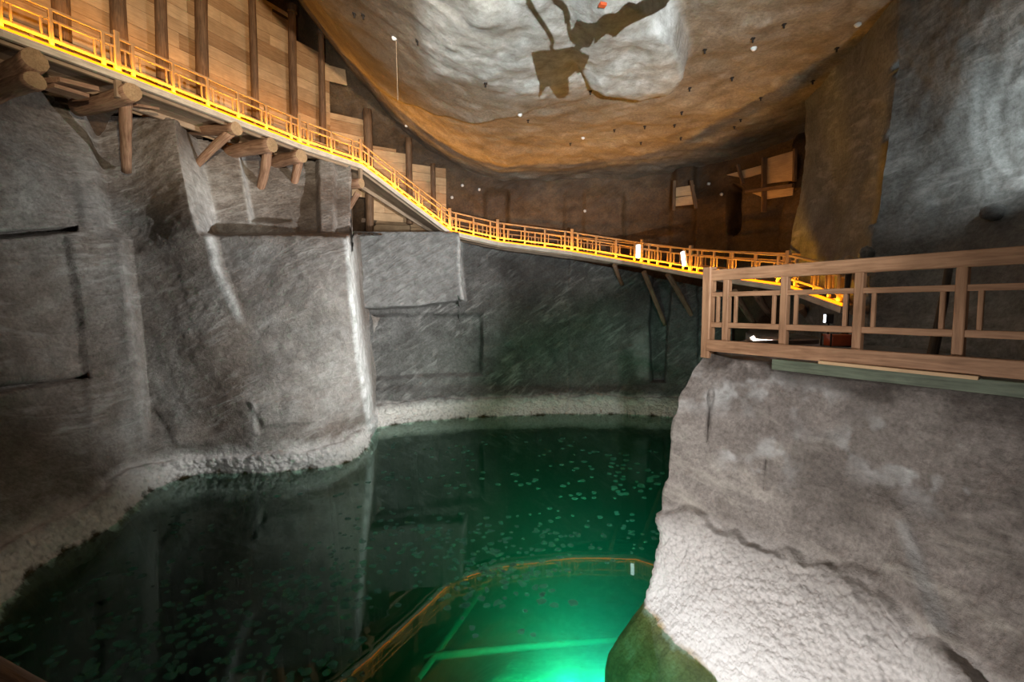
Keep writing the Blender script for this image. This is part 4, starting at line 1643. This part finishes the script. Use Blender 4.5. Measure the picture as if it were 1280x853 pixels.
# ------------------------------------------------------------------ floating salt flakes
def flakes():
    vs, fs = [], []
    rd = random.Random(5)
    n = 0
    regs = [((0, 455), (640, 853), 420), ((475, 830), (545, 720), 330), ((330, 700), (600, 760), 200), ((560, 760), (700, 800), 30)]
    for (x0, x1), (y0, y1), cnt in regs:
        k = 0
        tries = 0
        while k < cnt and tries < 9000:
            tries += 1
            px, py = rd.uniform(x0, x1), rd.uniform(y0, y1)
            if py < np.interp(px, [0, 210, 460], [790, 640, 600]):
                if px < 460:
                    continue
            q_ = PZ(px, py, 0.006)
            den = vnoise(np.array([[q_.x * 0.7, q_.y * 0.7, 1.5]]), 8)[0]
            if rd.random() > 0.45 + 0.8 * den:
                continue
            if q_.x > 1.5 and q_.y < 6.7:
                continue
            r = rd.uniform(0.03, 0.075) * (1.0 + 0.35 * (q_.y > 10))
            m_ = rd.randint(6, 9)
            o = len(vs)
            for j in range(m_):
                an = 6.283 * j / m_
                rr = r * rd.uniform(0.6, 1.15)
                vs.append((q_.x + rr * math.cos(an), q_.y + rr * math.sin(an), 0.006))
            for j in range(m_):
                vs.append((q_.x + (vs[o + j][0] - q_.x) * 0.9, q_.y + (vs[o + j][1] - q_.y) * 0.9, -0.006))
            fs.append(tuple(range(o, o + m_)))
            fs.append(tuple(reversed(range(o + m_, o + 2 * m_))))
            for j in range(m_):
                fs.append((o + j, o + m_ + j, o + m_ + (j + 1) % m_, o + (j + 1) % m_))
            k += 1
    me = bpy.data.meshes.new('salt_flakes')
    me.from_pydata(vs, [], fs)
    me.materials.append(M['flake'])
    o = bpy.data.objects.new('salt_flakes', me)
    COL.objects.link(o)
    tag(o, 'scattered thin salt flakes floating on the green water', 'salt flakes', None, 'stuff')


flakes()

# viewing platform handrail cut off by the picture corner
mb = MB()
mb.log(P(-120, 790, 1.5), P(90, 912, 1.35), 0.06, 0.06, seg=16, wob=0.01)
tag(mb.build('handrail', M['log'], None, True), 'rounded brown handrail end poking into the bottom corner', 'handrail')

# ------------------------------------------------------------------ hanging chandelier (above the picture, throws its shadow on the ceiling)
LAMP = Vector((1.0, -6.0, 2.5))
S0 = ceil_hit(703, 92)
hc = LAMP.lerp(S0, 0.41)


def on_hang(px, py, dy=0.0):
    """point of the hanging lantern whose shadow falls at (px, py) on the ceiling"""
    q_ = ceil_hit(px, py)
    k = (hc.y + dy - LAMP.y) / (q_.y - LAMP.y)
    return LAMP.lerp(q_, k)


root = empty('chandelier', hc, 'dark star-shaped chandelier hanging on two ropes above the lake', 'chandelier')
OUT = [(664, 65), (675, 63), (694, 62), (716, 58), (737, 70), (730, 88), (722, 92), (720, 89), (710, 97), (711, 116), (706, 123), (697, 123), (686, 108),
       (682, 109), (673, 124), (674, 103), (669, 88)]
mb = MB()
fr_ = [on_hang(x, y, -0.05) for x, y in OUT]
bk_ = [on_hang(x, y, 0.05) for x, y in OUT]
nn = len(OUT)
mb.add(fr_ + bk_, [tuple(range(nn)), tuple(reversed(range(nn, 2 * nn)))] + [(i, (i + 1) % nn, nn + (i + 1) % nn, nn + i) for i in range(nn)],
       [(v_.x, v_.y, v_.z) for v_ in fr_ + bk_])
mb.build('body', M['iron'], root)
for pts in ([(693, 64), (691, 53), (660, 0), (640, -40)], [(724, 62), (722, 52), (710, 26), (696, 2), (680, -30)]):
    w3 = [on_hang(*q_) for q_ in pts]
    w3.append(Vector((w3[-1].x - 0.25, w3[-1].y, 10.2)))
    mb = MB()
    for p, q_ in zip(w3[:-1], w3[1:]):
        mb.log(p, q_, 0.022, 0.022, seg=6, rings=4, wob=0.25)
    mb.build('rope', M['iron'], root)
w3 = [on_hang(*q_) for q_ in [(716, 38), (745, 41), (768, 33), (795, 16), (830, -6), (880, -40)]]  # added unseen piece, shaped to cast the curved shadow beside the ropes
mb = MB()
for p, q_ in zip(w3[:-1], w3[1:]):
    mb.log(p, q_, 0.07, 0.075, seg=9, rings=4, wob=0.1)
mb.build('shadow_piece', M['iron'], root)


# ------------------------------------------------------------------ light
def spot(name, loc, target, power, col, size, blend=0.6, radius=0.15):
    l = bpy.data.lights.new(name, 'SPOT')
    l.energy = power
    l.color = col
    l.spot_size = math.radians(size)
    l.spot_blend = blend
    l.shadow_soft_size = radius
    o = bpy.data.objects.new(name, l)
    COL.objects.link(o)
    o.location = loc
    o.rotation_euler = (Vector(target) - Vector(loc)).to_track_quat('-Z', 'Y').to_euler()
    return o


def point(name, loc, power, col, radius=0.1):
    l = bpy.data.lights.new(name, 'POINT')
    l.energy = power
    l.color = col
    l.shadow_soft_size = radius
    o = bpy.data.objects.new(name, l)
    COL.objects.link(o)
    o.location = loc
    return o


spot('ceiling_flood', LAMP, S0 + Vector((-0.3, -0.5, 0)), 25000, (0.93, 0.99, 1.0), 40, 1.0, 0.012)
FL = Vector((6.3, 9.9, 3.98))
FT = Vector((-4.0, 15.0, 4.4))
spot('platform_flood', FL, FT, 9500, (1.0, 0.98, 0.95), 66, 1.0, 0.1)
fd = (FT - FL).normalized()
root = empty('floodlight', FL, 'small black floodlight on a stand below the end of the low walkway', 'floodlight')
mb = MB()
mb.bar(FL - fd * 0.26, FL - fd * 0.13, 0.26, 0.2)
mb.build('housing', M['iron'], root)
mb = MB()
mb.bar(FL - fd * 0.13, FL - fd * 0.115, 0.22, 0.16)
mb.build('lens', M['panel'], root)
mb = MB()
mb.log(FL - fd * 0.19 + Vector((0, 0, -0.5)), FL - fd * 0.19 + Vector((0, 0, -0.08)), 0.02, 0.02, seg=8, rings=2, wob=0)
mb.build('stand', M['iron'], root)
spot('rock_flood', P(1308, 165, 6.85), P(1286, 130, 7.9), 230, (0.9, 0.98, 1.0), 150, 0.9, 0.1)
spot('bank_flood', (-1.6, 2.4, 1.0), (2.2, 4.9, 0.5), 1250, (1.0, 0.96, 0.94), 100, 1.0, 0.2)
spot('stand_flood', (-1.0, -1.5, 5.5), (3.2, 6.0, 2.6), 190, (1.0, 0.93, 0.86), 80, 1.0, 0.3)
spot('fill_far_wall', (1.5, -2.0, 6.4), (-1.2, 17.8, 2.2), 2800, (1.0, 0.98, 0.96), 62, 1.0, 0.15)  # added fill for the far wall and salt crust, no known lamp there
spot('boarding_flood', (2.5, -2.5, 6.2), (-7.8, 15.0, 12.9), 12500, (1.0, 0.8, 0.56), 40, 0.8, 0.2)
spot('lake_lamp', PZ(712, 872, -1.2), PZ(690, 822, -2.7), 5600, (0.12, 1.0, 0.55), 112, 0.7, 0.12)

spot('lake_lamp', PZ(752, 868, -1.3), PZ(770, 800, -2.7), 2600, (0.18, 0.95, 0.85), 112, 0.7, 0.1)

w = bpy.data.worlds.new('ambient_fill')  # dim ambient fill added; the closed cave has no such glow
SC.world = w
w.use_nodes = True
w.node_tree.nodes['Background'].inputs[0].default_value = (0.5, 0.46, 0.42, 1)
w.node_tree.nodes['Background'].inputs[1].default_value = 0.05

# ------------------------------------------------------------------ camera and colour
cam = bpy.data.cameras.new('camera')
cam.sensor_width = 36
cam.lens = F / 1280 * 36
co = bpy.data.objects.new('camera', cam)
COL.objects.link(co)
co.location = (0, 0, HC)
co.rotation_euler = (math.radians(90 - 4.0), 0, 0)
SC.camera = co
SC.view_settings.view_transform = 'Standard'
SC.view_settings.look = 'None'
SC.view_settings.gamma = 1
SC.view_settings.exposure = 0
SC.view_settings.use_curve_mapping = False
SC.cycles.max_bounces = 8
SC.cycles.transparent_max_bounces = 12
SC.cycles.sample_clamp_indirect = 4.0
